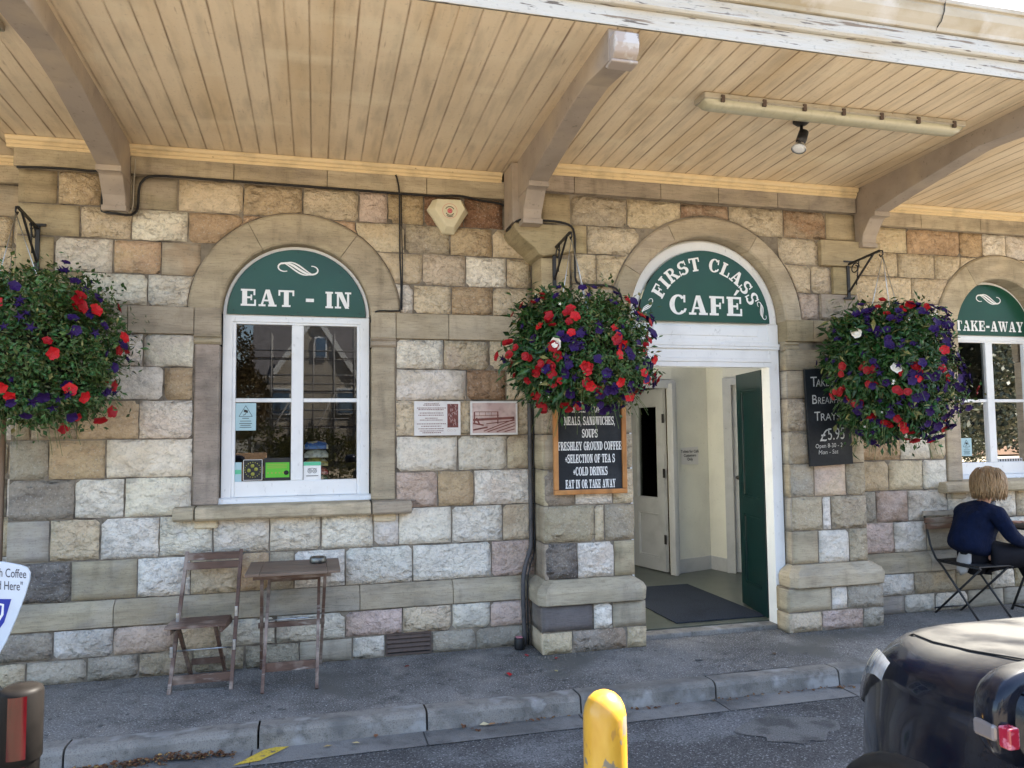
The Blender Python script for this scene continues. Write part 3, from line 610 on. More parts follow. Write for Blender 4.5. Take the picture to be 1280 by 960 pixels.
# ------------------------------------------------------------------ slab-serif lettering as flat cut vinyl
def slab_glyph(ch):
    """returns (width, list of convex polys) for cap height 1"""
    P = []; S, T, H = .27, .11, .115
    def R(x0, y0, x1, y1): P.append([(x0, y0), (x1, y0), (x1, y1), (x0, y1)])
    def Q(*p): P.append(list(p))
    def serif(x, w_, top):
        y0, y1 = (1-H, 1) if top else (0, H)
        R(x-.07, y0, x+w_+.07, y1)
    def band(cx, cy, rx, ry, ix, iy, a0, a1, n=12):
        for i in range(n):
            a, b = radians(a0+(a1-a0)*i/n), radians(a0+(a1-a0)*(i+1)/n)
            P.append([(cx+rx*cos(a), cy+ry*sin(a)), (cx+rx*cos(b), cy+ry*sin(b)), (cx+ix*cos(b), cy+iy*sin(b)), (cx+ix*cos(a), cy+iy*sin(a))])
    if ch in 'EF':
        R(.09, H, .09+S, 1-H); R(.02, 1-H, .80, 1); R(.70, .64, .80, 1-H); R(.36, .45, .54, .56); R(.54, .34, .63, .67)
        if ch == 'E': R(.02, 0, .84, H); R(.74, H, .84, .38); w_ = .88
        else: R(.02, 0, .50, H); w_ = .84
    elif ch == 'L': R(.09, H, .09+S, 1-H); R(.02, 1-H, .45, 1); R(.02, 0, .80, H); R(.70, H, .80, .42); w_ = .84
    elif ch == 'I': R(.09, H, .09+S, 1-H); R(.01, 0, .44, H); R(.01, 1-H, .44, 1); w_ = .46
    elif ch == 'T': R(.32, H, .32+S, 1-H); R(.22, 0, .69, H); R(.02, 1-H, .89, 1); R(.02, .66, .12, 1-H); R(.79, .66, .89, 1-H); w_ = .91
    elif ch == 'A':
        Q((.14, H), (.26, H), (.50, .98), (.40, 1)); Q((.60, H), (.90, H), (.62, 1), (.40, 1)); R(.02, 0, .40, H); R(.54, 0, 1.0, H); R(.26, .30, .68, .40); w_ = 1.0
    elif ch == 'N':
        R(.12, H, .24, 1-H); R(.70, H, .82, 1-H); Q((.12, 1), (.42, 1), (.82, 0), (.60, 0)); R(.01, 0, .36, H); R(.58, 1-H, .94, 1); R(.01, 1-H, .2, 1); w_ = .95
    elif ch == 'M':
        R(.12, H, .22, 1-H); R(.80, H, 1.05, 1-H); Q((.10, 1), (.36, 1), (.66, .05), (.52, .05)); Q((.54, .05), (.66, .05), (.92, 1), (.80, 1)); R(.01, 0, .34, H); R(.71, 0, 1.14, H); R(.01, 1-H, .2, 1); R(.9, 1-H, 1.14, 1); w_ = 1.15
    elif ch == 'H':
        R(.09, H, .33, 1-H); R(.60, H, .84, 1-H); R(.33, .44, .60, .55)
        for x in (.01, .52): R(x, 0, x+.40, H); R(x, 1-H, x+.40, 1)
        w_ = .93
    elif ch == 'K':
        R(.09, H, .34, 1-H); R(.01, 0, .42, H); R(.01, 1-H, .42, 1); Q((.34, .38), (.34, .52), (.70, 1-H), (.84, 1-H)); Q((.42, .52), (.58, .66), (.95, H), (.66, H)); R(.58, 1-H, .95, 1); R(.57, 0, 1.0, H); w_ = 1.0
    elif ch == 'V' : Q((.10, 1-H), (.40, 1-H), (.60, 0), (.42, 0)); Q((.46, .06), (.56, .0), (.86, 1-H), (.76, 1-H)); R(.0, 1-H, .48, 1); R(.62, 1-H, .98, 1); w_ = .98
    elif ch == 'W':
        Q((.08, 1-H), (.36, 1-H), (.52, 0), (.36, 0)); Q((.42, 0), (.50, 0), (.74, .9), (.66, 1)); Q((.56, 1-H), (.84, 1-H), (1.0, 0), (.84, 0)); Q((.92, 0), (1.0, 0), (1.26, 1-H), (1.16, 1-H)); R(0, 1-H, .44, 1); R(.52, 1-H, .9, 1); R(1.04, 1-H, 1.36, 1); w_ = 1.36
    elif ch == 'Y': R(.34, H, .60, .46); R(.24, 0, .70, H); Q((.08, 1-H), (.38, 1-H), (.60, .44), (.34, .44)); Q((.50, .44), (.60, .44), (.86, 1-H), (.76, 1-H)); R(0, 1-H, .46, 1); R(.62, 1-H, .95, 1); w_ = .95
    elif ch in 'CG':
        band(.48, .5, .46, .52, .20, .42, 42, 318, 18); R(.74, .62, .84, 1.0)
        if ch == 'G': R(.62, 0, .86, .46); R(.52, .40, .94, .50); w_ = .96
        else: Q((.70, .16), (.82, .10), (.90, .30), (.80, .32)); w_ = .92
    elif ch == 'O': band(.5, .5, .48, .52, .21, .42, 0, 360, 24); w_ = 1.0
    elif ch == 'D': R(.09, H, .34, 1-H); R(.01, 0, .46, H); R(.01, 1-H, .46, 1); band(.44, .5, .44, .5, .18, .385, -90, 90); w_ = .90
    elif ch == 'B': R(.09, H, .34, 1-H); R(.01, 0, .5, H); R(.01, 1-H, .5, 1); band(.48, .74, .30, .26, .10, .15, -90, 90); band(.48, .27, .36, .27, .13, .16, -90, 90); R(.34, .44, .5, .56); w_ = .86
    elif ch == 'P': R(.09, H, .34, 1-H); R(.01, 0, .46, H); R(.01, 1-H, .5, 1); band(.48, .71, .36, .29, .12, .18, -90, 90); R(.34, .42, .5, .53); w_ = .86
    elif ch == 'R':
        R(.09, H, .34, 1-H); R(.01, 0, .44, H); R(.01, 1-H, .5, 1); band(.48, .74, .34, .26, .12, .15, -90, 90); R(.34, .46, .5, .57); Q((.40, .50), (.64, .50), (.90, H), (.64, H)); R(.60, 0, .98, H); w_ = .98
    elif ch == 'U': R(.09, .3, .34, 1-H); R(.68, .3, .80, 1-H); band(.445, .32, .355, .34, .11, .22, 180, 360); R(.01, 1-H, .44, 1); R(.56, 1-H, .92, 1); w_ = .92
    elif ch == 'S':
        band(.42, .73, .38, .29, .15, .17, 30, 250, 14); band(.42, .28, .40, .30, .14, .17, -150, 80, 14)
        Q((.16, .56), (.30, .44), (.66, .44), (.60, .58)); R(.66, .64, .75, 1.0); R(.02, .0, .11, .38); w_ = .86
    elif ch == '-': R(.05, .34, .50, .54); w_ = .56
    elif ch == '+': R(.03, .36, .55, .48); R(.20, .14, .38, .36); R(.20, .48, .38, .70); w_ = .62
    elif ch == ',': R(.05, -.02, .2, .16); Q((.05, -.18), (.12, -.18), (.2, 0), (.08, 0)); w_ = .28
    elif ch == '.': R(.05, 0, .2, .15); w_ = .26
    else: w_ = .42
    return w_, P
def letter(mb, ch, place, acc=[0]):
    acute = ch == 'É'
    w_, P = slab_glyph('E' if acute else ch)
    if acute: P.append([(.40, 1.08), (.52, 1.08), (.74, 1.34), (.58, 1.38)])
    for p in P:
        acc[0] += 1; e = .0002*(acc[0] % 7)
        vs = [place(x, y, e) for x, y in p]; mb.add(vs, [tuple(range(len(vs)))])
    return w_
def slab_text(mb, txt, x, z, h, y, xscale=1, spacing=.08, right=None):
    ws = [slab_glyph('E' if c == 'É' else c)[0]+spacing for c in txt]
    if right is not None: xscale = (right-x)/(h*sum(ws))
    cx = x
    for c, w_ in zip(txt, ws):
        letter(mb, c, lambda a, b, e, cx=cx: (cx+a*h*xscale, y-e, z+b*h)); cx += w_*h*xscale
    return cx
def slab_width(txt, h, xscale, spacing=.08): return sum(slab_glyph(c)[0]+spacing for c in txt)*h*xscale
def ribbon(mb, pts, y, wd):
    """flat stroke following 2-D points (x, z)"""
    n = len(pts); wds = wd if isinstance(wd, (list, tuple)) else [wd*(.35+.65*sin(pi*min(1, max(0, (i+.3)/(n-.4))))) for i in range(n)]
    vs = []
    for i, p in enumerate(pts):
        a = Vector(pts[max(0, i-1)]); b = Vector(pts[min(n-1, i+1)]); d = (b-a); d = d.normalized() if d.length else Vector((1, 0)); nn = Vector((-d.y, d.x))*wds[i]/2
        vs += [(p[0]+nn.x, y, p[1]+nn.y), (p[0]-nn.x, y, p[1]-nn.y)]
    mb.add(vs, [(2*i, 2*i+1, 2*i+3, 2*i+2) for i in range(n-1)])
def swirl(mb, cx, cz, s, y, rot=0):
    """flourish: three parallel strokes with a curl at each end"""
    for k, off in enumerate((-.09, 0, .09)):
        pts = []
        for i in range(25):
            t = i/24; x = (t-.5)*1.25; z = -sin((t-.5)*pi)*.26+off*cos((t-.5)*pi)*1.4
            pts.append((x+off*.8, z))
        if k == 1:
            pts = [( -.62-.28*sin(a), .05+.20*cos(a)) for a in [pi*1.15-j*pi*1.1/9 for j in range(9)]]+pts[2:-2]+[(.62+.28*sin(a), -.05-.20*cos(a)) for a in [.05*pi+j*pi*1.1/9 for j in range(9)]]
        R_ = [(cx+s*(a*cos(rot)-b*sin(rot)), cz+s*(a*sin(rot)+b*cos(rot))) for a, b in pts]
        ribbon(mb, R_, y-.0003*k, s*(.11 if k == 1 else .075))
def semi(cx, r, y, t, z=ZS, n=40):
    return MB().prism([(cx+r*cos(pi*i/n), z+r*sin(pi*i/n)) for i in range(n+1)], 'y', y, y+t)
def sign_sc(mb, pts, y):
    for x, z in pts: mb.lathe([(.004, 0), (.004, .002), (.001, .003)], (x, y, z), 8, Matrix.Rotation(pi/2, 4, 'X'))
for cx, txt, lab, xs, h in ((CW1, 'EAT - IN', 'dark green half round sign reading EAT-IN above the left window', (cx_ := CW1-.395, CW1+.39), .122), (CW3, 'TAKE-AWAY', 'dark green half round sign reading TAKE-AWAY above the right window', (CW3-.395, CW3+.40), .098)):
    dy = 0 if cx < 3 else .07
    sg = empty('shop_sign', (cx, .06+dy, ZS+.2), lab, 'sign')
    semi(cx, .484, .058+dy, .012).build('sign_board', m_green, sg, .002)
    mb = MB(); slab_text(mb, txt, xs[0], ZS+(.062 if txt[0] == 'E' else .04), h, .0565+dy, right=xs[1]); mb.build('lettering', m_letter, sg, fix=False)
    mb = MB(); swirl(mb, cx, ZS+.345, .155, .0565+dy); mb.build('flourish', m_letter, sg, fix=False)
    mb = MB(); sign_sc(mb, [(cx-.44, ZS+.03), (cx, ZS+.025), (cx+.44, ZS+.03), (cx-.3, ZS+.33), (cx+.3, ZS+.33), (cx, ZS+.465)], .058+dy); mb.build('screws', m_dark, sg)
    under(sg)
# door sign
sg = empty('shop_sign', (CD, -.17, ZS+.2), 'large green half round sign reading FIRST CLASS CAFE over the doorway', 'sign')
semi(CD, .575, -.200, .012).build('sign_board', m_green, sg, .002)
mb = MB(); slab_text(mb, 'CAFÉ', CD-.318, ZS+.055, .155, -.2015, right=CD+.345)
R_, hh = .412, .108; txt = 'FIRST CLASS'; ws = [slab_glyph(c)[0]+(.16) if c != ' ' else .62 for c in txt]; tot = sum(ws); a = radians(156); span = radians(137)
for c, w_ in zip(txt, ws):
    th = a-span*(w_/2)/tot; a -= span*w_/tot; s_ = span*R_/tot*1.02
    gw = w_-.16
    letter(mb, c, lambda x, y_, e, th=th, gw=gw: (CD+(R_+y_*hh)*cos(th)+(x-gw/2)*hh*.98*sin(th), -.2015-e, ZS+(R_+y_*hh)*sin(th)-(x-gw/2)*hh*.98*cos(th)))
mb.build('lettering', m_letter, sg, fix=False)
mb = MB(); swirl(mb, CD-.505, ZS+.105, .085, -.2015, radians(62)); swirl(mb, CD+.505, ZS+.105, .085, -.2015, radians(-62+0)); mb.build('flourish', m_letter, sg, fix=False)
under(sg)

# ------------------------------------------------------------------ doorway frame, transom, doors, lobby
df = MB(); yf = -.165
n = 32; vs = []; fs = []; prof = [(.57, -.10), (.57, yf+.012), (.585, yf), (.655, yf), (.672, yf+.015), (.672, -.10)]
for i in range(n+1):
    t = pi*i/n
    for r, y in prof: vs.append((CD+r*cos(t), y, ZS+r*sin(t)))
k = len(prof)
for i in range(n):
    for j in range(k): fs.append((i*k+j, (i+1)*k+j, (i+1)*k+(j+1) % k, i*k+(j+1) % k))
df.add(vs, fs); df.box(3.585, 3.677, yf, -.05, 0.02, ZS); df.box(2.333, 2.362, yf, -.05, 0.02, ZS); df.box(2.43, 3.585, -.14, -.06, 2.13, ZS+.05)
dfo = df.build('door_frame', m_white, bld, .004)
tr = MB()
for y, z0, z1 in ((-.158, 2.095, 2.135), (-.168, 2.135, 2.165), (-.152, 2.165, 2.24), (-.172, 2.24, 2.262), (-.178, 2.262, 2.285), (-.160, 2.285, 2.31), (-.150, 2.31, 2.45)): tr.box(2.335, 3.678 if 2.24 <= z0 < 2.28 else 3.60, y-.01, -.05, z0, z1)
tr.build('transom', m_white, bld, .003)
MB().box(2.56, 3.49, -.168, -.155, 2.345, 2.425).build('transom_panel', m_white, dfo, .006)
thr = MB().box(2.38, 3.76, -.17, .10, -.05, .035).build('threshold', m_kerb, bld, .008)
lob = MB()
lob.box(1.9, 5.05, .101, 3.6, .0, .045); lob.box(2.35, 3.68, -.05, .10, .0, .045)
lob.build('lobby_floor', m_floorin, bld)
lw = MB()
# back wall with the doorway on the left, angled wall and side wall
def wallseg(mb, a, b, z0, z1, t=.08):
    a = Vector((a[0], a[1], 0)); b = Vector((b[0], b[1], 0)); d = (b-a).normalized(); nn = Vector((-d.y, d.x, 0))*t
    vs = [a, b, b+nn, a+nn]; mb.add([(v.x, v.y, z0) for v in vs]+[(v.x, v.y, z1) for v in vs], [(3, 2, 1, 0), (4, 5, 6, 7), (0, 1, 5, 4), (1, 2, 6, 5), (2, 3, 7, 6), (3, 0, 4, 7)])
wallseg(lw, (3.78, 1.99), (4.30, 2.16), .045, 2.75); wallseg(lw, (4.30, 2.16), (4.36, 1.90), .045, 2.75); wallseg(lw, (4.36, 1.90), (5.0, 1.45), 2.13, 2.75); wallseg(lw, (5.0, 1.45), (4.34, .11), .045, 2.75)
wallseg(lw, (2.60, 1.80), (3.78, 1.99), 2.15, 2.75); wallseg(lw, (2.1, -.05), (2.1, 1.75), .045, 2.75); wallseg(lw, (2.1, 1.72), (2.62, 1.80), .045, 2.75)
lw.build('lobby_wall', m_wallin, bld)
# the room beyond the inner door
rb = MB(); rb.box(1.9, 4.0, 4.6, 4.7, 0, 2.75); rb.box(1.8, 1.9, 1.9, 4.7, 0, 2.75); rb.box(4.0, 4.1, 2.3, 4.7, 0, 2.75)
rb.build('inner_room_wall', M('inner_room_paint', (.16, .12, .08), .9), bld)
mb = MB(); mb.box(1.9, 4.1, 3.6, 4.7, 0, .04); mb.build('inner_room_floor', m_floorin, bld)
# skirting
sk = MB(); wallseg(sk, (3.80, 1.975), (4.295, 2.140), .045, .19, .018); wallseg(sk, (4.285, 2.15), (4.345, 1.90), .045, .19, .018); sk.build('skirting', m_offwhite, bld)
# architraves
ar = MB()
for a, b in (((3.72, 1.965), (3.80, 1.995)),): wallseg(ar, a, b, .045, 2.12, -.05); wallseg(ar, (3.70, 1.95), (3.745, 1.965), .045, 2.10, -.08)
wallseg(ar, (2.7, 1.80), (3.80, 1.995), 2.05, 2.14, -.05)
wallseg(ar, (4.345, 1.885), (4.42, 1.83), .045, 2.16, -.04); wallseg(ar, (4.345, 1.885), (5.0, 1.42), 2.08, 2.16, -.04)
ar.build('architrave', m_offwhite, bld, .006)
def panel_door(name, mt, hinge, d, w_, h, panels, parent, label=None, t=.042, z0=.055):
    """leaf from hinge along unit d; panels = (u0,u1,z0,z1,kind)"""
    d = Vector((d[0], d[1], 0)).normalized(); nn = Vector((-d.y, d.x, 0)); Mx = Matrix((( d.x, nn.x, 0, hinge[0]), (d.y, nn.y, 0, hinge[1]), (0, 0, 1, z0), (0, 0, 0, 1)))
    mb = MB(); us = sorted({0, w_, *[p[0] for p in panels], *[p[1] for p in panels]}); zs = sorted({0, h, *[p[2] for p in panels], *[p[3] for p in panels]})
    for a, b in zip(us, us[1:]):
        for c, e in zip(zs, zs[1:]):
            if any(p[0] <= a and b <= p[1] and p[2] <= c and e <= p[3] for p in panels): continue
            mb.box(a, b, -t/2, t/2, c, e, Mx)
    o = mb.build(name, mt, parent, 0)
    if label: o['label'] = label
    for u0_, u1_, a, b, kind in panels:
        if kind == 'glass': MB().box(u0_, u1_, -.004, .004, a, b, Mx).build('pane', m_glass, o)
        else: MB().box(u0_+.002, u1_-.002, -t/2+.016, t/2-.016, a+.002, b-.002, Mx).build('panel', mt, o)
        q = MB(); e = .018
        for (x0, x1, y0, y1) in ((u0_, u1_, a, a+e), (u0_, u1_, b-e, b), (u0_, u0_+e, a+e, b-e), (u1_-e, u1_, a+e, b-e)): q.box(x0+.001, x1-.001, -t/2+.004, t/2-.004, y0+.001, y1-.001, Mx)
        q.build('panel_moulding', mt, o, .004)
    return o, Mx
go, gm = panel_door('green_door', m_doorgreen, (3.60, -.045), (.115, .57), .58, 2.03, [(.10, .48, .20, .80, 'p'), (.10, .48, .95, 1.88, 'p')], bld, 'dark green panelled outer door leaf folded back inside')
hb = MB()
for z in (.35, 1.05, 1.75): hb.box(-.012, .02, -.03, -.021, z, z+.09, gm)
hb.build('hinge', m_steel, go)
do_, dm = panel_door('inner_door', m_offwhite, (3.72, 2.06), (-.15, .62), .58, 2.0, [(.11, .47, .78, 1.82, 'glass'), (.11, .47, .14, .62, 'p')], bld, 'off-white half glazed inner door standing open')
hb = MB()
for z in (.3, 1.02, 1.62): hb.box(-.02, .012, .021, .03, z, z+.10, dm)
hb.build('hinge', m_blackmetal, do_)
MB().box(3.5, 3.72, 3.3, 3.31, 1.25, 1.45).build('green_notice', M('green_paper', (.02, .22, .03), .6), bld)
d2, dm2 = panel_door('closed_door', m_offwhite, (4.42, 1.86), (.58, -.41), .72, 2.03, [(.10, .62, .14, .8, 'p'), (.10, .62, .95, 1.85, 'p')], bld, 'plain off-white door closed beside the green leaf')
kn = MB(); kc = dm2 @ Vector((.055, -.05, 1.02)); kn.lathe([(.006, -.03), (.006, 0), (.022, .01), (.024, .03), (.012, .042)], kc, 14, Matrix.Rotation(radians(90), 4, 'X')); kn.build('door_knob', m_blackmetal, d2)
nt = empty('paper_notice', (4.03, 2.05, 1.3), 'small white paper notice taped to the cream lobby wall', 'notice')
dd = (Vector((4.30, 2.16, 0))-Vector((3.78, 1.99, 0))).normalized(); base = Vector((3.885, 2.012, 0))
def npt(u, z, e=.0): p = base+dd*u; return (p.x+.0+dd.y*e, p.y-dd.x*e, z)
MB().add([npt(0, 1.22, .006), npt(.26, 1.21, .006), npt(.26, 1.41, .006), npt(0, 1.40, .006)], [(0, 1, 2, 3)]).build('sheet', m_paper, nt)
def bfont(txt, size, place, mt, name='lettering', parent=None, align='CENTER', bold=0, extrude=0, shear=0):
    cu = bpy.data.curves.new('t', 'FONT'); cu.body = txt; cu.size = size; cu.align_x = align; cu.offset = bold; cu.extrude = extrude; cu.resolution_u = 3; cu.shear = shear
    o = bpy.data.objects.new('t', cu); col.objects.link(o); bpy.context.view_layer.update()
    me = bpy.data.meshes.new_from_object(o.evaluated_get(bpy.context.evaluated_depsgraph_get())); bpy.data.objects.remove(o); 
    for v in me.vertices: v.co = Vector(place(v.co.x, v.co.y))
    me.materials.clear(); me.materials.append(mt)
    oo = link(name, me, None, parent); return oo
bfont('Toilets for Café\nCustomers\nOnly', .043, lambda x, y: npt(.13+x, 1.345+y, .010), m_dark, parent=nt, bold=.0008)
under(nt)
tag(MB().box(2.80, 3.62, .04, 1.42, .046, .056).build('doormat', m_mat, None, .004), 'charcoal doormat lying inside the cafe doorway', 'doormat')
# a lobby ceiling with an opening added to let daylight in
lc = MB(); lc.box(1.8, 2.6, .11, 4.8, 2.75, 2.8); lc.box(4.6, 5.0, .31, 4.8, 2.75, 2.8); lc.box(2.6, 4.6, .11, .5, 2.75, 2.8); lc.box(2.6, 4.6, 1.8, 4.8, 2.75, 2.8); lc.build('lobby_ceiling', m_wallin, bld)

# ------------------------------------------------------------------ canopy
can = empty('canopy', (0, 0, 0), 'long cream boarded platform-style canopy with peeling white fascia over the cafe front', 'canopy')
def cz(y, off=0): return 3.585+.031*(-y)+off
x = -3.34; k_ = 0
proto = {}
while x < 8.0:
    y_in = -.30 if 1.60 < x+.06 < 4.4 else (.39 if x < -1.99 else -.03)
    if y_in not in proto:
        mb = MB(); w_ = .1178; ye = -2.12
        vs = []; fs = []; n = 6
        for i in range(n+1):
            y = y_in+(ye-y_in)*i/n
            for (u, e) in ((-.0002, .005), (.0012, .004), (.0045, 0), (w_-.0045, 0), (w_-.0012, .004), (w_+.0002, .005)): vs.append((u, y, 3.585+.031*(-y)+e))
        for i in range(n):
            for j in range(5): fs.append((i*6+j, i*6+j+1, (i+1)*6+j+1, (i+1)*6+j))
        me = bpy.data.meshes.new('ceiling_board'); me.from_pydata(vs, [], fs); me.materials.append(m_cream); proto[y_in] = me
    o = link('ceiling_board', proto[y_in], None, can); o.location = (x, 0, 0)
    x += .1178; k_ += 1
bx('board_backing', M('dark_gap', (.05, .035, .02), .9), can, -4, 8.3, -2.12, .5, 3.75, 3.78)
MB().add([(-4, .4, 3.585), (8.3, .4, 3.585), (8.3, -2.11, 3.585+.031*2.11+.012), (-4, -2.11, 3.585+.031*2.11+.012)], [(0, 1, 2, 3)]).build('groove_backing', M('groove_dirt', (.20, .14, .08), .9), can)
def mould(x0, x1, y):
    z1 = cz(y, -.002)
    pr = [(y+.02, 3.512), (y-.006, 3.512), (y-.006, 3.530), (y-.018, 3.536), (y-.018, 3.553), (y-.034, 3.560), (y-.040, 3.572), (y-.040, z1), (y+.02, z1)]
    MB().prism(pr, 'x', x0, x1).build('cornice_moulding', m_mould, can)
mould(-1.99, 1.38, -.032); mould(1.56, 4.372, -.300); mould(4.53, 8.1, -.032); mould(-3.4, -1.99, .36)
# curved beams with scroll brackets
def beam(x0, x1, y_w, yb, yt, cheek=False):
    """x range, wall y, bracket foot y, bracket top y"""
    low = [(yt-.02, 3.352), (yt-.3, 3.405), (yt-.6, 3.45), (yt-.9, 3.495), (-1.5 if yt > -.5 else -1.75, 3.512), (-1.95, 3.49), (-2.10, 3.475)]
    low = sorted(set(low), key=lambda p: -p[0])
    pts = [(y_w, 3.14)]+[(yb+.03, 3.14), (yt, 3.352)]+low+[(-2.10, cz(-2.1, .02)), (y_w, cz(y_w, .02))]
    o = MB().prism(pts, 'x', x0, x1).build('beam', m_beam, can, .005)
    if yt > -.5: o['label'] = 'mauve painted canopy beam'
    q = MB(); c0 = 3.09; e = .004
    # scroll bracket: top block, concave face, foot block
    q.box(x0-e, x1+e, yt-.025, y_w+.0, 3.315, 3.352)
    cur = [(y_w, 3.315)]+[(yb+(yt-yb)*(1-cos(t*pi/2))**.8*1.0, 3.13+(3.315-3.13)*sin(t*pi/2)) for t in [1-i/8 for i in range(9)]]+[(y_w, 3.13)]
    q.prism(cur, 'x', x0+.004, x1-.004); q.box(x0-e, x1+e, yb-.012, y_w, 3.095, 3.13)
    q.build('bracket', m_beam, o, .003)
    q = MB(); q.prism([(-2.10, 3.478), (-2.13, 3.474), (-2.165, 3.495), (-2.18, 3.54), (-2.175, 3.60), (-2.10, 3.60)], 'x', x0+.003, x1-.003); q.box(x0-.004, x1+.004, -2.145, -2.05, 3.455, 3.472)
    q.build('end_bracket', M('chipped_white_lilac', (.38, .32, .275), .6, [(14, (.48, .45, .42), .52, .58), (9, (.15, .12, .1), .60, .64)]) if not bpy.data.materials.get('chipped_white_lilac') else bpy.data.materials['chipped_white_lilac'], o, .01)
    return o
beam(-1.385, -1.24, -.01, -.13, -.27); beam(1.44, 1.58, -.20, -.43, -.58); beam(4.385, 4.525, -.03, -.335, -.475); beam(7.45, 7.6, -.01, -.13, -.27)
bx('wall_plate', m_beam, can, 1.392, 1.60, -.31, -.06, 3.135, 3.58, bevel=.004)
# fascia boards and gutter
fa = empty('x', (0, 0, 0)); bpy.data.objects.remove(fa)
fb = MB().prism([(-2.10, 3.662), (-2.125, 3.655), (-2.128, 3.752), (-2.10, 3.76)], 'x', -5, 9).build('fascia_board', m_peel, can, .003)
MB().prism([(-2.10, 3.755), (-2.150, 3.755), (-2.158, 3.768), (-2.150, 3.848), (-2.10, 3.85)], 'x', -5, 9).build('fascia_board', m_peel, can, .003)
gp = [(-2.10, 3.852), (-2.165, 3.852), (-2.172, 3.872), (-2.19, 3.89), (-2.215, 3.92), (-2.225, 3.955), (-2.222, 3.972), (-2.238, 3.975), (-2.24, 4.0), (-2.10, 4.005)]
for a, b in ((-5, .55), (.553, 3.42), (3.423, 6.3), (6.303, 9)): MB().prism(gp, 'x', a, b).build('gutter', m_gutter, can, .003)
bx('canopy_roof', M('lead_sheet', (.2, .2, .2), .6), can, -5, 9, -2.1, 0, 3.79, 3.99)
g = MB()
for x in (3.42, .55, 6.3): g.tube([(x, -2.236, 3.98), (x-.004, -2.232, 3.93), (x+.004, -2.20, 3.89), (x-.008, -2.18, 3.862)], .003, 6)
g.build('gutter_joint', m_dark, can)

# ------------------------------------------------------------------ lamps on the ceiling
def batten(x0, x1, y0, y1, lab, off=0):
    t = empty('fluorescent_lamp', ((x0+x1)/2, (y0+y1)/2, cz(y0)), lab, 'lamp', 'fluorescent lamps under the canopy')
    ym = (y0+y1)/2; z = cz(ym); zt = z-.004; hw = abs(y1-y0)/2
    sec = [(-hw, 0), (-hw, -.03), (-hw*.9, -.036), (hw*.9, -.036), (hw, -.03), (hw, 0)]
    MB().prism([(ym+a, zt+b) for a, b in sec], 'x', x0, x1).build('housing', m_lampbody, t, .006)
    n = 9; vs = []; fs = []
    for i, (x, s) in enumerate(((x0+.01, .35), (x0+.035, .85), (x0+.08, 1), (x1-.08, 1), (x1-.035, .85), (x1-.01, .35))):
        for j in range(n):
            a = pi*j/(n-1); vs.append((x, ym+hw*.86*cos(a)*(.75+.25*s), zt-.036-.046*s*sin(a)**.7))
    for i in range(5):
        for j in range(n-1): fs.append((i*n+j, i*n+j+1, (i+1)*n+j+1, (i+1)*n+j))
    fs += [tuple(range(n)), tuple(range(6*n-1, 5*n-1, -1))]
    MB().add(vs, fs, True).build('diffuser', m_lens, t)
    for i in range(7):
        x = x0+.12+(x1-x0-.22)*i/6
        for s in (-1, 1): MB().box(x-.012, x+.012, ym+s*hw-.006 if s > 0 else ym-hw-.01, ym+s*hw+.01 if s > 0 else ym-hw+.006, zt-.055, zt-.012).build('clip', m_vent, t, .002)
    MB().tube([(x0+.1, ym-hw-.004, zt-.03), (x1-.1, ym-hw-.004, zt-.03)], .004, 6).build('seal', m_lampbody, t)
    under(t)
batten(2.26, 4.19, -1.60, -1.465, 'long yellowed fluorescent batten lamp under the canopy beside the black spotlight')
batten(-3.2, -1.50, -1.63, -1.46, 'fluorescent batten lamp whose end just shows at the left edge of the picture')
sp = empty('spotlight', (3.10, -1.36, 3.62), 'small black spotlight with bare reflector bulb below the batten lamp', 'spotlight')
MB().lathe([(.055, 0), (.055, -.012), (.035, -.03), (.014, -.036)], (3.10, -1.36, cz(-1.36)), 20).build('base', m_blackmetal, sp)
MB().tube([(3.10, -1.36, 3.60), (3.095, -1.36, 3.545), (3.085, -1.37, 3.53)], [.011, .010, .012], 10).build('stem', m_blackmetal, sp)
ax = Vector((-.42, -.15, -.9)).normalized(); Mq = ax.to_track_quat('Z', 'Y').to_matrix().to_4x4(); c_ = Vector((3.11, -1.365, 3.545))
MB().lathe([(.012, -.01), (.032, 0), (.034, .060), (.031, .09)], c_, 18, Mq).build('lamp_holder', m_blackmetal, sp)
MB().lathe([(.022, .08), (.030, .10), (.044, .125), (.048, .14), (.046, .143), (.030, .12), (.012, .11)], c_, 22, Mq, cap=False).build('reflector', m_chrome, sp)
MB().lathe([(.043, .139), (.03, .143), (.001, .145)], c_, 18, Mq).build('bulb_face', m_letter, sp)
under(sp)

# ------------------------------------------------------------------ alarm box, plaques, cables
al = empty('alarm_box', (.95, -.06, 3.22), 'cream triangular alarm box with red round emblem on the wall below the frieze', 'alarm box')
outer = [(.80, 3.268), (.845, 3.345), (1.07, 3.352), (1.115, 3.262), (1.005, 3.090), (.92, 3.092)]
inner = [(.85, 3.262), (.875, 3.335), (1.045, 3.338), (1.078, 3.272), (.995, 3.130), (.935, 3.132)]
vs = [(x, -.002, z) for x, z in outer]+[(x, -.035, z) for x, z in outer]+[(x, -.10, z) for x, z in inner]
fs = [(i, (i+1) % 6, (i+1) % 6+6, i+6) for i in range(6)]+[(i+6, (i+1) % 6+6, (i+1) % 6+12, i+12) for i in range(6)]+[(12, 13, 14, 15, 16, 17), (5, 4, 3, 2, 1, 0)]
MB().add(vs, fs).build('cover', m_alarm, al, .005)
ec, ez = .963, 3.248
q = MB(); q.lathe([(.0005, 0), (.019, 0), (.019, .0006)], (ec, -.1025, ez), 24, Matrix.Rotation(pi/2, 4, 'X')); q.build('emblem_disc', m_redprint, al)
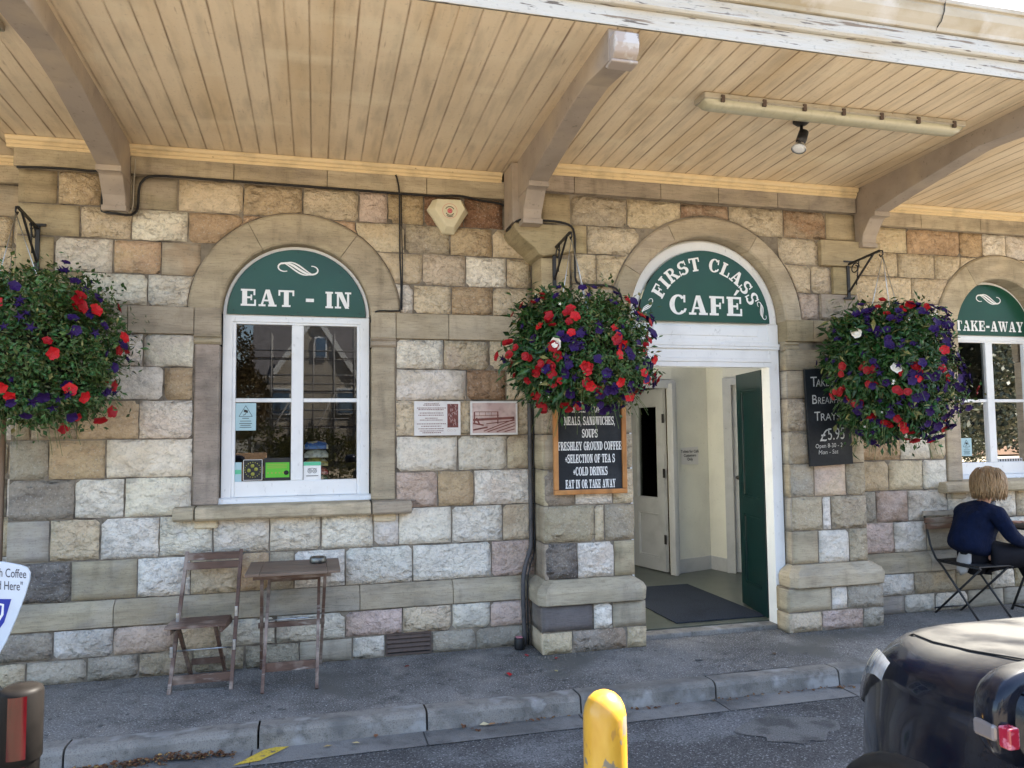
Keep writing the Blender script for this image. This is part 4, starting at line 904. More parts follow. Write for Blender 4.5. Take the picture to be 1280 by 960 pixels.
q = MB(); ribbon(q, [(ec+.055*cos(2*pi*i/40), ez+.055*sin(2*pi*i/40)) for i in range(41)], -.1012, [.002]*41); ribbon(q, [(ec+.0165*cos(2*pi*i/20), ez+.0165*sin(2*pi*i/20)) for i in range(21)], -.1034, [.0015]*21); q.build('emblem_ring', m_redprint, al, fix=False)
q = MB()
for i in range(8): a = 2*pi*i/8; ribbon(q, [(ec+.006*cos(a), ez+.006*sin(a)), (ec+.015*cos(a), ez+.015*sin(a))], -.1038, [.0016]*2)
q.build('emblem_star', m_letter, al, fix=False)
q = MB()
for r, a0, a1, n in ((.034, 150, 30, 11), (.034, 215, 325, 11), (.044, 240, 300, 9)):
    for i in range(n):
        a = radians(a0+(a1-a0)*i/(n-1)); h = .0042
        for k in range(2):
            aa = a+(.05 if k else -.04); q.add([(ec+(r-h)*cos(aa)-.0014*sin(aa), -.1012, ez+(r-h)*sin(aa)+.0014*cos(aa)), (ec+(r-h)*cos(aa)+.0014*sin(aa), -.1012, ez+(r-h)*sin(aa)-.0014*cos(aa)), (ec+(r+h*.6)*cos(aa)+.0014*sin(aa), -.1012, ez+(r+h*.6)*sin(aa)-.0014*cos(aa)), (ec+(r+h*.6)*cos(aa)-.0014*sin(aa), -.1012, ez+(r+h*.6)*sin(aa)+.0014*cos(aa))], [(0, 1, 2, 3)])
q.build('small_print', m_dark, al, fix=False); under(al)
def cable(pts, r, lab, mt=m_cable, smooth=3, name='cable'):
    P = [Vector(p) for p in pts]; out = []
    for i in range(len(P)-1):                      # Catmull-Rom
        p0, p1, p2, p3 = P[max(0, i-1)], P[i], P[i+1], P[min(len(P)-1, i+2)]
        for k in range(smooth):
            t = k/smooth; out.append(.5*((2*p1)+(p2-p0)*t+(2*p0-5*p1+4*p2-p3)*t*t+(3*p1-p0-3*p2+p3)*t**3))
    out.append(P[-1]); return tag(MB().tube(out, r, 7).build(name, mt), lab, 'cable')
cable([(-1.92, -.05, 3.375), (-1.7, -.052, 3.383), (-1.5, -.052, 3.38), (-1.41, -.05, 3.36), (-1.405, -.06, 3.14), (-1.39, -.08, 3.10), (-1.30, -.13, 3.078), (-1.22, -.07, 3.09), (-1.19, -.03, 3.15), (-1.185, -.03, 3.27), (-1.16, -.04, 3.34), (-1.08, -.05, 3.378), (-.8, -.05, 3.38), (-.3, -.05, 3.378), (.2, -.05, 3.375), (.6, -.05, 3.37), (.85, -.05, 3.372), (1.05, -.05, 3.385), (1.2, -.05, 3.36), (1.36, -.05, 3.345), (1.415, -.05, 3.31), (1.425, -.05, 3.24), (1.42, -.06, 3.16), (1.40, -.10, 3.12), (1.405, -.25, 3.118), (1.44, -.355, 3.14), (1.6, -.36, 3.142), (1.74, -.36, 3.138), (1.83, -.36, 3.11), (1.865, -.33, 3.05), (1.872, -.31, 2.95), (1.875, -.30, 2.8), (1.88, -.30, 2.72), (1.93, -.30, 2.69), (2.1, -.30, 2.69), (2.2, -.30, 2.67), (2.245, -.30, 2.60), (2.25, -.28, 2.50), (2.28, -.25, 2.44), (2.33, -.2, 2.44)], .0085, 'thick black cable running under the frieze, round the beams and over the corner capital')
cable([(.565, -.05, 3.51), (.578, -.045, 3.48), (.592, -.05, 3.38), (.597, -.03, 3.2), (.598, -.032, 2.9), (.606, -.03, 2.7), (.602, -.03, 2.52), (.575, -.035, 2.492), (.45, -.03, 2.49), (.415, -.02, 2.475), (.395, .0, 2.43), (.385, .03, 2.41)], .0065, 'thin black cable dropping down the wall to the right corner of the left window')
cable([(.608, -.03, 3.37), (.612, -.03, 3.1), (.617, -.03, 2.8), (.612, -.03, 2.5)], .0045, 'second thin black cable beside the one dropping to the left window')
cable([(1.585, -.03, 2.3), (1.583, -.03, 1.6), (1.583, -.03, .85), (1.575, -.04, .72), (1.52, -.075, .58), (1.50, -.085, .45), (1.505, -.085, .2), (1.51, -.085, .02)], .017, 'grey conduit running down the inner corner beside the door pier', m_grey_pipe, name='conduit')
cable([(1.612, -.03, 2.3), (1.610, -.03, .85), (1.60, -.06, .70), (1.545, -.10, .57), (1.53, -.10, .4), (1.535, -.10, .02)], .006, 'thin dark cable clipped alongside the grey conduit')
cable([(-1.225, -.012, 3.50), (-1.21, -.03, 3.49), (-1.215, -.04, 3.3), (-1.22, -.05, 3.13), (-1.27, -.11, 3.088), (-1.36, -.10, 3.10), (-1.40, -.03, 3.13)], .004, 'thin pale wire looped under the left beam bracket', m_lampbody)
# plaques
pl = empty('wall_plaque', (.87, -.03, 1.695), 'white tile plaque with small text and a brown picture strip, left of the pair', 'plaque')
bx('tile', m_tile, pl, .70, 1.045, -.042, -.018, 1.572, 1.825, bevel=.002)
q = MB()
for k, (z, l, c) in enumerate([(1.806, .10, 0), (1.796, .12, 0), (1.775, .21, 0), (1.763, .19, 0), (1.738, .17, 0), (1.722, .19, 0), (1.700, .09, 0), (1.686, .17, 0), (1.658, .21, 0), (1.641, .15, 0), (1.622, .19, 0), (1.606, .17, 0), (1.593, .13, 0)]):
    x = .825-l/2
    while x < .825+l/2:
        wd = random.uniform(.005, .014); q.add([(x, -.0428, z-.0028), (x+wd, -.0428, z-.0028), (x+wd, -.0428, z+.0028), (x, -.0428, z+.0028)], [(0, 1, 2, 3)]); x += wd+.003
q.build('small_print', m_sepia, pl, fix=False)
q = MB(); q.add([(.945, -.0426, 1.63), (1.027, -.0426, 1.63), (1.027, -.0426, 1.805), (.945, -.0426, 1.805)], [(0, 1, 2, 3)]); q.build('picture', m_sepia, pl, fix=False)
q = MB()
for i in range(26):
    x, z = random.uniform(.95, 1.015), random.uniform(1.64, 1.79); ribbon(q, [(x, z), (x+random.uniform(-.008, .008), z+.008), (x+random.uniform(-.01, .01), z+.018)], -.0432-.0001*(i % 5), [.003]*3)
for x in (.953, .975, 1.0): ribbon(q, [(x+.008*cos(a*pi/3), 1.607+.008*sin(a*pi/3)) for a in range(7)], -.0430, [.002]*7)
q.build('picture_lines', m_sepia2, pl, fix=False); under(pl)
pl = empty('wall_plaque', (1.30, -.03, 1.695), 'pink and brown tile plaque picturing a footbridge over railway tracks', 'plaque')
bx('tile', m_tile, pl, 1.12, 1.485, -.042, -.018, 1.572, 1.825, bevel=.002)
q = MB(); q.add([(1.135, -.0426, 1.587), (1.47, -.0426, 1.587), (1.47, -.0426, 1.812), (1.135, -.0426, 1.812)], [(0, 1, 2, 3)]); q.build('picture', m_sepia2, pl, fix=False)
q = MB(); L_ = lambda *p, w=.004, e=0: ribbon(q, list(p), -.0432-e, [w]*len(p))
L_((1.15, 1.745), (1.33, 1.745), w=.005); L_((1.15, 1.715), (1.34, 1.72), w=.004, e=.0001); L_((1.14, 1.685), (1.46, 1.70), w=.018, e=.0002); L_((1.15, 1.745), (1.15, 1.66), w=.010, e=.0003); L_((1.33, 1.748), (1.33, 1.655), w=.009, e=.0004)
for x in (1.19, 1.235, 1.28): L_((x, 1.745), (x, 1.715), w=.003, e=.0005)
L_((1.165, 1.70), (1.19, 1.65), w=.012, e=.0006)
for i, (a, b) in enumerate([((1.14, 1.66), (1.22, 1.645)), ((1.14, 1.61), (1.25, 1.63)), ((1.22, 1.60), (1.46, 1.69)), ((1.25, 1.595), (1.46, 1.665)), ((1.32, 1.595), (1.46, 1.64)), ((1.38, 1.595), (1.46, 1.615)), ((1.24, 1.655), (1.46, 1.68))]): L_(a, b, w=.007 if i > 1 else .012, e=.0007+.0001*i)
q.build('bridge_drawing', m_sepia, pl, fix=False); under(pl)

# ------------------------------------------------------------------ chalk boards
mn = empty('menu_board', (1.97, -.33, 1.6), 'black menu board in a pine frame listing meals, on the left door pier', 'menu board')
X0, X1, Z0, Z1 = 1.675, 2.245, 1.130, 2.02; yb = -.325
bx('board', m_black, mn, X0+.03, X1-.03, yb, yb+.02, Z0+.03, Z1-.03)
q = MB(); q.box(X0, X1, yb-.018, yb+.015, Z0, Z0+.036); q.box(X0, X1, yb-.018, yb+.015, Z1-.036, Z1); q.box(X0, X0+.036, yb-.0175, yb+.015, Z0+.036, Z1-.036); q.box(X1-.036, X1, yb-.0175, yb+.015, Z0+.036, Z1-.036)
q.build('frame', m_frame, mn, .006)
q = MB(); xc = (X0+X1)/2; hl = .062
for i, (t_, wd) in enumerate((('BREAKFAST', .28), ('HOME COOKED', .28), ('MEALS, SANDWICHES,', .40), ('SOUPS', .125), ('FRESHLEY GROUND COFFEE', .50), ('+SELECTION OF TEA S', .39), ('+COLD DRINKS', .27), ('EAT IN OR TAKE AWAY', .39))):
    z = 1.8225-i*.0925; slab_text(q, t_, xc-wd/2, z, hl, yb-.0015, right=xc+wd/2, spacing=.03)
q.build('lettering', m_letter, mn, fix=False); under(mn)
bb = empty('chalkboard', (4.02, -.31, 1.7), 'tall narrow blackboard chalked with a price of 5.95 on the right door pier', 'chalkboard')
corner = [(3.825, 1.290), (4.225, 1.305), (4.205, 2.085), (3.80, 2.07)]
q = MB(); q.prism(corner, 'y', -.325, -.30); q.build('board', m_black, bb, .003)
def chalk(t_, x, z, s, sx=1, **k): return bfont(t_, s, lambda a, b: (x+a*sx+b*.0, -.3262, z+b+a*.035), m_chalk, parent=bb, align='LEFT', **k)
chalk('T', 3.85, 1.93, .115, .9); chalk('AKE AWAY', 3.90, 1.93, .085, .8, shear=.1); chalk('B', 3.855, 1.79, .105, .9); chalk('REAKFAST', 3.91, 1.79, .078, .8, shear=.05); chalk('T', 3.875, 1.655, .105, .9); chalk('RAYS', 3.93, 1.655, .085, .95)
chalk('£', 3.91, 1.49, .14, shear=.3); chalk('5.95', 3.99, 1.50, .135, .72); chalk('Open 8-30 - 2', 3.875, 1.435, .048, .92); chalk('Mon - Sat', 3.90, 1.385, .048, .98, shear=.1)
under(bb)

# ------------------------------------------------------------------ stickers and things in the windows
def sticker(name, x0, x1, z0, z1, mt, lab, cat='sticker', y=.102):
    t = empty(name, ((x0+x1)/2, y, (z0+z1)/2), lab, cat); MB().box(x0, x1, y, y+.0015, z0, z1).build('sheet', mt, t); return t
def rect(q, x0, x1, z0, z1, y): q.add([(x0, y, z0), (x1, y, z0), (x1, y, z1), (x0, y, z1)], [(0, 1, 2, 3)])
Y0 = .1005
def cctv(x0, z1, lab, s=1, Y0=.1005):
    t = sticker('camera_notice', x0, x0+.14*s, z1-.195*s, z1, m_ltblue, lab, y=Y0+.0015); q = MB(); cx = x0+.07*s
    for a, b in (((-.045, -.095), (0, -.018)), ((0, -.018), (.045, -.095)), ((.045, -.095), (-.045, -.095))): ribbon(q, [(cx+a[0]*s, z1+a[1]*s), (cx+b[0]*s, z1+b[1]*s)], Y0, [.003]*2)
    q.add([(cx-.014*s, Y0-.0003, z1-.062*s), (cx+.016*s, Y0-.0003, z1-.070*s), (cx+.014*s, Y0-.0003, z1-.052*s), (cx-.010*s, Y0-.0003, z1-.045*s)], [(0, 1, 2, 3)])
    ribbon(q, [(cx-.018*s, z1-.086*s), (cx-.002*s, z1-.080*s), (cx+.004*s, z1-.066*s)], Y0-.0006, [.004]*3)
    for k, (w_, z) in enumerate(((.045, .108), (.075, .128), (.085, .145), (.07, .158), (.08, .172))): rect(q, cx-w_/2*s, cx+w_/2*s, z1-z*s-.002, z1-z*s+.002, Y0-.0001*k)
    q.build('print', m_dark, t, fix=False); under(t)
cctv(-.554, 1.818, 'pale blue camera warning notice on the lower left pane of the left window')
cctv(5.80, 1.49, 'pale blue camera warning notice on the lower left pane of the right window', .85, .1705)
t = sticker('hygiene_sticker', -.356, -.172, 1.264, 1.425, m_dark, 'black and bright green rating sticker in the left window'); q = MB(); rect(q, -.345, -.182, 1.285, 1.392, Y0); q.build('green_panel', m_lime, t, fix=False)
q = MB()
for z in (1.378, 1.366, 1.354): rect(q, -.335, -.20, z-.002, z+.002, Y0-.0004)
for i in range(5): q.add([(-.328+.026*i+.006*cos(a*pi/3), Y0-.0004, 1.318+.006*sin(a*pi/3)) for a in range(6)], [tuple(range(6))])
q.build('print', m_olive, t, fix=False); q = MB(); q.lathe([(.0005, 0), (.017, 0), (.017, .0008)], (-.203, Y0-.0004, 1.318), 20, Matrix.Rotation(pi/2, 4, 'X')); q.build('badge', m_dark, t); under(t)
t = sticker('round_award_sticker', -.497, -.367, 1.268, 1.416, m_dark, 'black square sticker with four gold discs in a ring of dots in the left window')
q = MB(); c0, c1 = -.432, 1.343
for a, b in ((-.002, .028), (-.026, -.004), (.022, .004), (.0, -.03)): q.lathe([(.0005, 0), (.013, 0), (.013, .0006)], (c0+a, Y0, c1+b), 14, Matrix.Rotation(pi/2, 4, 'X'))
for i in range(20): a = 2*pi*i/20; q.lathe([(.0005, 0), (.004, 0), (.004, .0006)], (c0+.053*cos(a), Y0, c1+.053*sin(a)), 6, Matrix.Rotation(pi/2, 4, 'X'))
q.build('gold_discs', m_olive, t)
q = MB()
for a, b in (((-.495, 1.27), (-.369, 1.27)), ((-.369, 1.27), (-.369, 1.414)), ((-.369, 1.414), (-.495, 1.414)), ((-.495, 1.414), (-.495, 1.27))): ribbon(q, [a, b], Y0, [.003]*2)
q.build('border', m_letter, t, fix=False); under(t)
t = sticker('pale_label', -.553, -.508, 1.262, 1.398, m_ltblue, 'narrow pale green label in the corner of the left window'); q = MB(); rect(q, -.551, -.510, 1.315, 1.345, Y0); q.build('print', m_mint, t, fix=False); under(t)
t = sticker('owl_sticker', -.084, .038, 1.262, 1.392, m_letter, 'white and mint sticker with an owl emblem in the left window'); q = MB(); rect(q, -.083, .037, 1.365, 1.391, Y0); q.build('mint_band', m_mint, t, fix=False)
q = MB()
for s in (-1, 1):
    for r in (.014, .006): ribbon(q, [(-.023+s*.017+r*cos(2*pi*i/14), 1.325+r*sin(2*pi*i/14)) for i in range(15)], Y0, [.003]*15)
ribbon(q, [(-.055, 1.340), (-.023, 1.346), (.009, 1.340)], Y0-.0003, [.003]*3); rect(q, -.065, .02, 1.288, 1.293, Y0)
q.build('owl_emblem', m_dark, t, fix=False); under(t)
# packets piled behind the right-hand pane
cols = [((.02, .12, .40), 'blue'), ((.55, .42, .10), 'yellow'), ((.45, .03, .04), 'red'), ((.04, .30, .16), 'green'), ((.62, .60, .5), 'cream')]
for i, (cc, nm) in enumerate([cols[3], cols[2], cols[1], cols[4], cols[0]]):
    z = 1.262+i*.062; mb = MB(); vs = []; fs = []
    nn_ = 8
    for a in range(nn_+1):
        for b in range(5):
            u = a/nn_; v = b/4; vs.append((-.08+.17*u+.008*noise.noise((u*3, i, v)), .17+.10*v, z+.030*sin(pi*u)**.5*(1 if (b % 4) else .3)+.012*noise.noise((u*5, v*4, i))))
    for a in range(nn_):
        for b in range(4): fs.append((a*5+b, a*5+b+1, (a+1)*5+b+1, (a+1)*5+b))
    k0 = len(vs); vs += [(x, y, z-.028) for x, y, _ in vs]
    fs += [(a*5, (a+1)*5, (a+1)*5+k0, a*5+k0) for a in range(nn_)]
    tag(mb.add(vs, fs, True).build('snack_packet', M(nm+'_packet', cc, .3, [(18, (.6, .55, .4), .56, .6), (40, .6, .5, .6)], coat=.3)), '%s snack packet in the pile behind the left window glass' % nm, 'packet', 'packets piled in the left window')
# inside the right window: shelf items
t = sticker('opening_label', 6.22, 6.50, 1.262, 1.295, m_paper, 'small white strip label at the foot of the right window', y=.172); q = MB()
for i in range(9): rect(q, 6.235+.03*i, 6.250+.03*i, 1.268, 1.288, .1705)
q.build('print', m_dark, t, fix=False); under(t)
tag(MB().box(6.2, 6.42, .9, .92, 1.55, 1.85).build('yellow_poster', m_olive), 'dull yellow poster hanging inside the right window', 'poster')
tag(MB().box(5.82, 6.0, .7, .71, 1.50, 1.70).build('teal_card', M('teal_card', (.03, .16, .15), .6)), 'teal card hanging inside the right window', 'card')
q = MB(); q.lathe([(.001, 0), (.12, 0), (.12, .03), (.001, .03)], (5.72, .35, 1.31), 24, Matrix.Rotation(pi/2, 4, 'X')); tag(q.build('wooden_disc', m_wood2), 'round wooden board leaning inside the right window', 'board')

# ------------------------------------------------------------------ hanging baskets
def iron_bracket(base, arm, lab, s=1):
    b = Vector(base); a = Vector(arm); t = empty('basket_bracket', base, lab, 'bracket', 'iron basket brackets')
    q = MB(); q.box(b.x-.014, b.x+.014, b.y-.012, b.y, b.z-.15, b.z+.16); q.box(b.x-.05, b.x+.05, b.y-.016, b.y, b.z+.145, b.z+.162); q.box(b.x-.05, b.x+.05, b.y-.016, b.y, b.z-.162, b.z-.145)
    q.build('wall_plate', m_blackmetal, t, .002)
    top = b+Vector((0, -.012, .13)); d = a-top
    MB().bar(top, a, .014, .016).build('arm', m_blackmetal, t)
    MB().bar(b+Vector((0, -.012, -.10)), top+d*.82, .012, .012).build('strut', m_blackmetal, t)
    q = MB(); p0 = top+d*.22; pts = [Vector((p0.x, p0.y, p0.z))+d.normalized()*(.05*cos(u_)*(1-u_/16))+Vector((0, 0, -.055+.045*sin(u_)*(1-u_/16))) for u_ in [i*.45 for i in range(18)]]
    q.tube(pts, .005, 6); q.tube([top+d*.35+Vector((0, 0, -.005)), b+Vector((0, -.1, -.06))], .005, 6)
    hook = [a+Vector((0, 0, 0)), a+d.normalized()*.03+Vector((0, 0, -.01)), a+d.normalized()*.035+Vector((0, 0, -.04)), a+d.normalized()*.01+Vector((0, 0, -.05)), a+d.normalized()*-.005+Vector((0, 0, -.03))]
    q.tube(hook, .006, 6); q.build('scroll', m_blackmetal, t); under(t)
def petal_mesh(kind):
    vs, fs = [(0, -.35, 0)], []
    n = {'pet': 20, 'star': 15, 'dbl': 14}[kind]
    for i in range(n):
        a = 2*pi*i/n
        if kind == 'pet': r = .98+.11*cos(5*a)+.05*cos(11*a+1); y = -.95+.20*cos(5*a)+.16*sin(7*a)
        elif kind == 'star': r = .62+.42*cos(5*a); y = -.9
        else: r = .9+.25*random.random(); y = -.6-.4*random.random()
        vs.append((r*cos(a), y*.35-.3, r*sin(a)))
    for i in range(n): vs.append((.35*cos(2*pi*i/n), -.32, .35*sin(2*pi*i/n)))
    for i in range(n):
        j = (i+1) % n; fs += [(0, 1+n+i, 1+n+j), (1+n+i, 1+i, 1+j, 1+n+j)]
    if kind == 'dbl':
        k = len(vs); vs.append((0, -.75, 0))
        for i in range(8): a = 2*pi*i/8; vs.append((.55*cos(a), -.6-.15*(i % 2), .55*sin(a)))
        fs += [(k, k+1+i, k+1+(i+1) % 8) for i in range(8)]
    me = bpy.data.meshes.new('flower'); me.from_pydata(vs, [], fs); me.polygons.foreach_set('use_smooth', [True]*len(fs)); return me
def fl_mesh(kind, mt): me = petal_mesh(kind); me.materials.append(mt); return me
FL_ = {'red': [fl_mesh('pet', m_red), fl_mesh('pet', m_red2)], 'purple': [fl_mesh('pet', m_purple), fl_mesh('star', m_purple)], 'white': [fl_mesh('dbl', m_wpet)], 'begonia': [fl_mesh('dbl', m_red2)], 'star': [fl_mesh('star', m_wpet)]}
camp = Vector((0, -5.6, 1.585))
def basket(c, R, ztop, zbot, hang, lab, nleaf, begonia, spec, purpbias, seed, trim=1):
    """foliage ball: upper dome and hanging skirt; begonia = (dir angle, spread) for the big-leaved side"""
    random.seed(seed); t = empty('hanging_basket', hang, lab, 'hanging basket', 'hanging flower baskets on the station front')
    C_ = Vector(c); H1 = ztop-C_.z; H2 = C_.z-zbot
    def surf(az, el, k=1.0):
        rr = R*(1+.30*noise.noise((cos(az)*1.6+seed, sin(az)*1.6, el*1.5))+.16*noise.noise((cos(az)*5, sin(az)*5+seed, el*5)))*k
        z = H1*sin(el) if el > 0 else H2*sin(el)
        if el < .3 and cos(az) < 0: rr *= 1-(1-trim)*min(1, (.3-el)*1.2)*-cos(az)
        ce = max(0, cos(el))**.65 if el > 0 else max(0, cos(el))**.55
        return C_+Vector((rr*ce*cos(az), rr*ce*sin(az)*.82, z*(k if el > 0 else k)))
    vs, fs, cs = [], [], []
    for i in range(nleaf):
        az = random.uniform(0, 2*pi); el = math.asin(random.uniform(-1, .99)); k = 1-abs(random.gauss(0, .13)); out = False
        if random.random() < .12: k = 1+abs(random.gauss(0, .11))
        if noise.noise((cos(az)*4+seed*3, sin(az)*4, el*4)) < -.22 and k > .8: k *= .82
        p = surf(az, el, k)
        nrm = (p-C_); nrm.normalize(); big = False
        if begonia is not None:
            dd_ = cos(az-begonia[0]); big = dd_ > begonia[1] and random.random() < .55
        L_ = random.uniform(.055, .10) if big else random.uniform(.024, .050); Wd = L_*(random.uniform(.30, .42) if big else random.uniform(.4, .6))
        tdir = Vector((random.gauss(0, 1), random.gauss(0, 1), random.gauss(-.5 if big else 0, .9)))+nrm*(1.1 if big else .7); tdir.normalize()
        up = (nrm+Vector((0, 0, .9))+Vector((random.gauss(0, .5), random.gauss(0, .5), random.gauss(0, .5)))); sx = tdir.cross(up)
        if sx.length < 1e-3: continue
        sx.normalize(); nn = sx.cross(tdir); b = len(vs)
        vs += [p, p+tdir*L_*.45+sx*Wd*.5-nn*Wd*.12, p+tdir*L_-nn*L_*.22, p+tdir*L_*.45-sx*Wd*.5-nn*Wd*.12, p+tdir*L_*.5+nn*Wd*.10]
        fs += [(b, b+1, b+4), (b+1, b+2, b+4), (b+2, b+3, b+4), (b+3, b, b+4)]
        g = random.random(); hue = random.random()
        base = (.026+.045*hue, .068+.065*g, .014+.016*g) if not big else (.016+.016*hue, .050+.040*g, .014)
        if random.random() < .05: base = (.20, .19, .06)
        cs += [base]*4
    me = bpy.data.meshes.new('foliage'); me.from_pydata(vs, [], fs); ca = me.color_attributes.new('col', 'FLOAT_COLOR', 'CORNER')
    buf = []
    for c4 in cs: buf += [c4[0], c4[1], c4[2], 1]*3
    ca.data.foreach_set('color', buf); fo = link('foliage', me, m_leaf, t); fo['kind'] = 'stuff'
    # dark heart: moss liner and soil
    q = MB(); q.lathe([(.01, -H2*.62), (R*.42, -H2*.55), (R*.58, -H2*.2), (R*.62, .0), (R*.5, H1*.25), (.02, H1*.45)], C_, 20); q.build('liner', M('moss_liner', (.030, .030, .014), .95, [(20, .5, .5, .7)], [(30, .8, .03)]), t)
    # hanging stems and sprigs
    q = MB()
    for i in range(130):
        az = random.uniform(0, 2*pi); p = surf(az, random.uniform(-1.4, .4), .85); d = (p-C_).normalized()*random.uniform(.08, .18)+Vector((0, 0, random.uniform(-.17, .02))); q.tube([p, p+d*.5+Vector((0, 0, .02)), p+d], .0016, 4, False)
    q.build('stems', M('stems', (.10, .14, .04), .6) if not bpy.data.materials.get('stems') else bpy.data.materials['stems'], t)['kind'] = 'stuff'
    # chains
    top = Vector(hang)
    for a in (.6, 2.7, 4.8):
        MB().tube([top, top+Vector((cos(a)*R*.5, sin(a)*R*.5, 0))*.4+(C_-top)*.42, C_+Vector((cos(a)*R*.55, sin(a)*R*.55, H1*.2))], .003, 5).build('chain', m_steel, t)
    # flowers: mostly on the side that faces the street
    cnt = 0
    for kind, n, size in spec:
        for i in range(n):
            for tries in range(60):
                az = random.uniform(pi, 2*pi) if random.random() < .8 else random.uniform(0, 2*pi); el = math.asin(random.uniform(-.98, .9))
                side = cos(az)
                if kind in ('red', 'purple') and noise.noise((cos(az)*3.2+(7 if kind == 'red' else 31)+seed, sin(az)*3.2, el*3.2)) < .02 and random.random() < .75: continue
                if kind == 'purple' and random.random() > .35+.65*(side*.5+.5)*purpbias: continue
                if kind == 'begonia' and cos(az-begonia[0]) < .45: continue
                if kind == 'begonia' and el > .1 and random.random() < .6: continue
                if kind == 'red' and begonia is not None and cos(az-begonia[0]) > .75 and random.random() < .8: continue
                break
            if kind == 'white' and n == 1: az, el = 1.30*pi, .12
            p = surf(az, el, random.uniform(1.03, 1.13)); nrm = (p-C_).normalized(); face = (nrm+(camp-p).normalized()*.35+Vector((random.gauss(0, .35), random.gauss(0, .3), random.gauss(.1, .35)))).normalized()
            cluster = 1 if kind != 'begonia' else 3
            for k in range(cluster):
                me = random.choice(FL_[kind]); s = size*random.uniform(.75, 1.15)
                o = link({'red': 'red_flower', 'purple': 'purple_flower', 'white': 'white_flower', 'begonia': 'begonia_flower', 'star': 'small_white_flower'}[kind], me, None, t)
                o.rotation_mode = 'QUATERNION'; o.rotation_quaternion = face.to_track_quat('-Y', 'Z') @ __import__('mathutils').Quaternion((0, 1, 0), random.uniform(0, 6)); o.scale = (s, s, s)
                o.location = p+(Vector((random.gauss(0, .025), random.gauss(0, .02), random.gauss(0, .03))) if cluster > 1 else Vector((0, 0, 0))); cnt += 1
    under(t); random.seed(seed+100)
iron_bracket((-1.80, 0, 2.85), (-1.80, -.36, 3.02), 'black iron scroll bracket holding the left flower basket')
iron_bracket((1.715, -.285, 2.82), (1.715, -.66, 2.98), 'black iron scroll bracket on the corner pilaster holding the middle flower basket')
iron_bracket((4.275, -.285, 2.82), (4.275, -.66, 2.98), 'black iron scroll bracket right of the doorway holding the right flower basket')
basket((-1.74, -.50, 2.12), .54, 2.60, 1.66, (-1.80, -.39, 2.97), 'large flower basket at the left edge with small leaves and scattered red flowers', 20000, None,
       [('red', 66, .035), ('purple', 60, .033), ('star', 18, .012)], .6, 11)
basket((1.77, -.72, 2.08), .435, 2.54, 1.77, (1.715, -.69, 2.93), 'full flower basket of red and violet petunias left of the doorway above the menu board', 17000, (pi*1.02, .55),
       [('red', 66, .033), ('purple', 150, .033), ('begonia', 16, .026), ('white', 1, .055), ('star', 16, .011)], 1, 5)
basket((4.29, -.70, 2.05), .48, 2.52, 1.52, (4.275, -.69, 2.93), 'flower basket dense with violet petunias right of the doorway beside the blackboard', 19000, (pi*1.1, .2),
       [('red', 24, .034), ('purple', 300, .033), ('begonia', 14, .028), ('white', 4, .040), ('star', 12, .014)], 1.2, 9, .72)
random.seed(21)

# ------------------------------------------------------------------ folding chair and table
ch = empty('folding_chair', (-.69, -.3, 0), 'weathered brown slatted folding chair standing left of the small table', 'chair')
def plank(name, a, b, w_, h_, parent, mt=m_wood, up=(0, 0, 1)): return MB().bar(a, b, w_, h_, up).build(name, mt, parent, .002)
xl, xr = -.865, -.505
for x, dx in ((xl, .04), (xr, .02)):
    plank('long_leg', (x, -.46, .0), (x+dx, -.10, .815), .022, .036, ch, up=(0, 1, 0))
for x in (-.79, -.575): plank('rear_leg', (x-.005, -.07, 0.0), (x-.03, -.44, .40), .020, .032, ch, up=(0, 1, 0))
for z, y in ((.785, -.125), (.728, -.150)): MB().box(xl+.045, xr+.012, y-.009, y+.009, z-.024, z+.024).build('back_slat', m_wood, ch, .003)
for k in range(6): MB().box(xl-.025, xr-.03, -.515+k*.058, -.515+k*.058+.052, .405-k*.004, .421-k*.004).build('seat_slat', m_wood, ch, .003)
plank('front_rail', (xl-.005, -.425, .075), (xr, -.425, .075), .018, .055, ch); plank('rear_rail', (-.79, -.09, .09), (-.58, -.09, .09), .016, .04, ch)
plank('seat_rail', (xl+.0, -.50, .385), (xl+.02, -.20, .375), .018, .034, ch); plank('seat_rail', (xr-.06, -.50, .385), (xr-.03, -.20, .375), .018, .034, ch)
MB().tube([(xl, -.33, .23), (xr, -.33, .23)], .005, 8).build('brace_rod', m_steel, ch)
for x, y, z in ((xl+.0, -.375, .24), (xr+.01, -.375, .26), (xr+.012, -.29, .45), (xl+.02, -.30, .43)): MB().box(x-.009, x+.009, y-.026, y-.021, z-.032, z+.032).build('hinge_plate', m_steel, ch, .002)
under(ch)
tb = empty('folding_table', (-.14, -.33, 0), 'small brown slatted folding table with tall crossed legs under the left window', 'table')
for k in range(8): MB().box(-.335, .075, -.545+k*.062, -.545+k*.062+.059, .700, .718).build('table_slat', m_wood2, tb, .002)
for a, b in ((-.425, -.337), (.077, .160)): MB().box(a, b, -.545, -.052, .7005, .719).build('end_board', m_wood2, tb, .003)
for x in (-.31, .015): plank('front_leg', (x, -.60, 0), (x+.015, -.12, .70), .020, .036, tb, up=(0, 1, 0))
for x in (-.345, .045): plank('rear_leg', (x-.005, -.07, 0), (x+.02, -.48, .70), .020, .034, tb, up=(0, 1, 0))
plank('rail', (-.30, -.50, .128), (.01, -.50, .128), .018, .055, tb); plank('rail', (-.36, -.26, .335), (.065, -.26, .335), .018, .036, tb)
plank('rail', (-.30, -.16, .62), (.02, -.16, .62), .018, .045, tb); plank('top_rail', (-.38, -.48, .685), (.10, -.48, .685), .03, .026, tb); plank('top_rail', (-.36, -.12, .685), (.09, -.12, .685), .03, .026, tb)
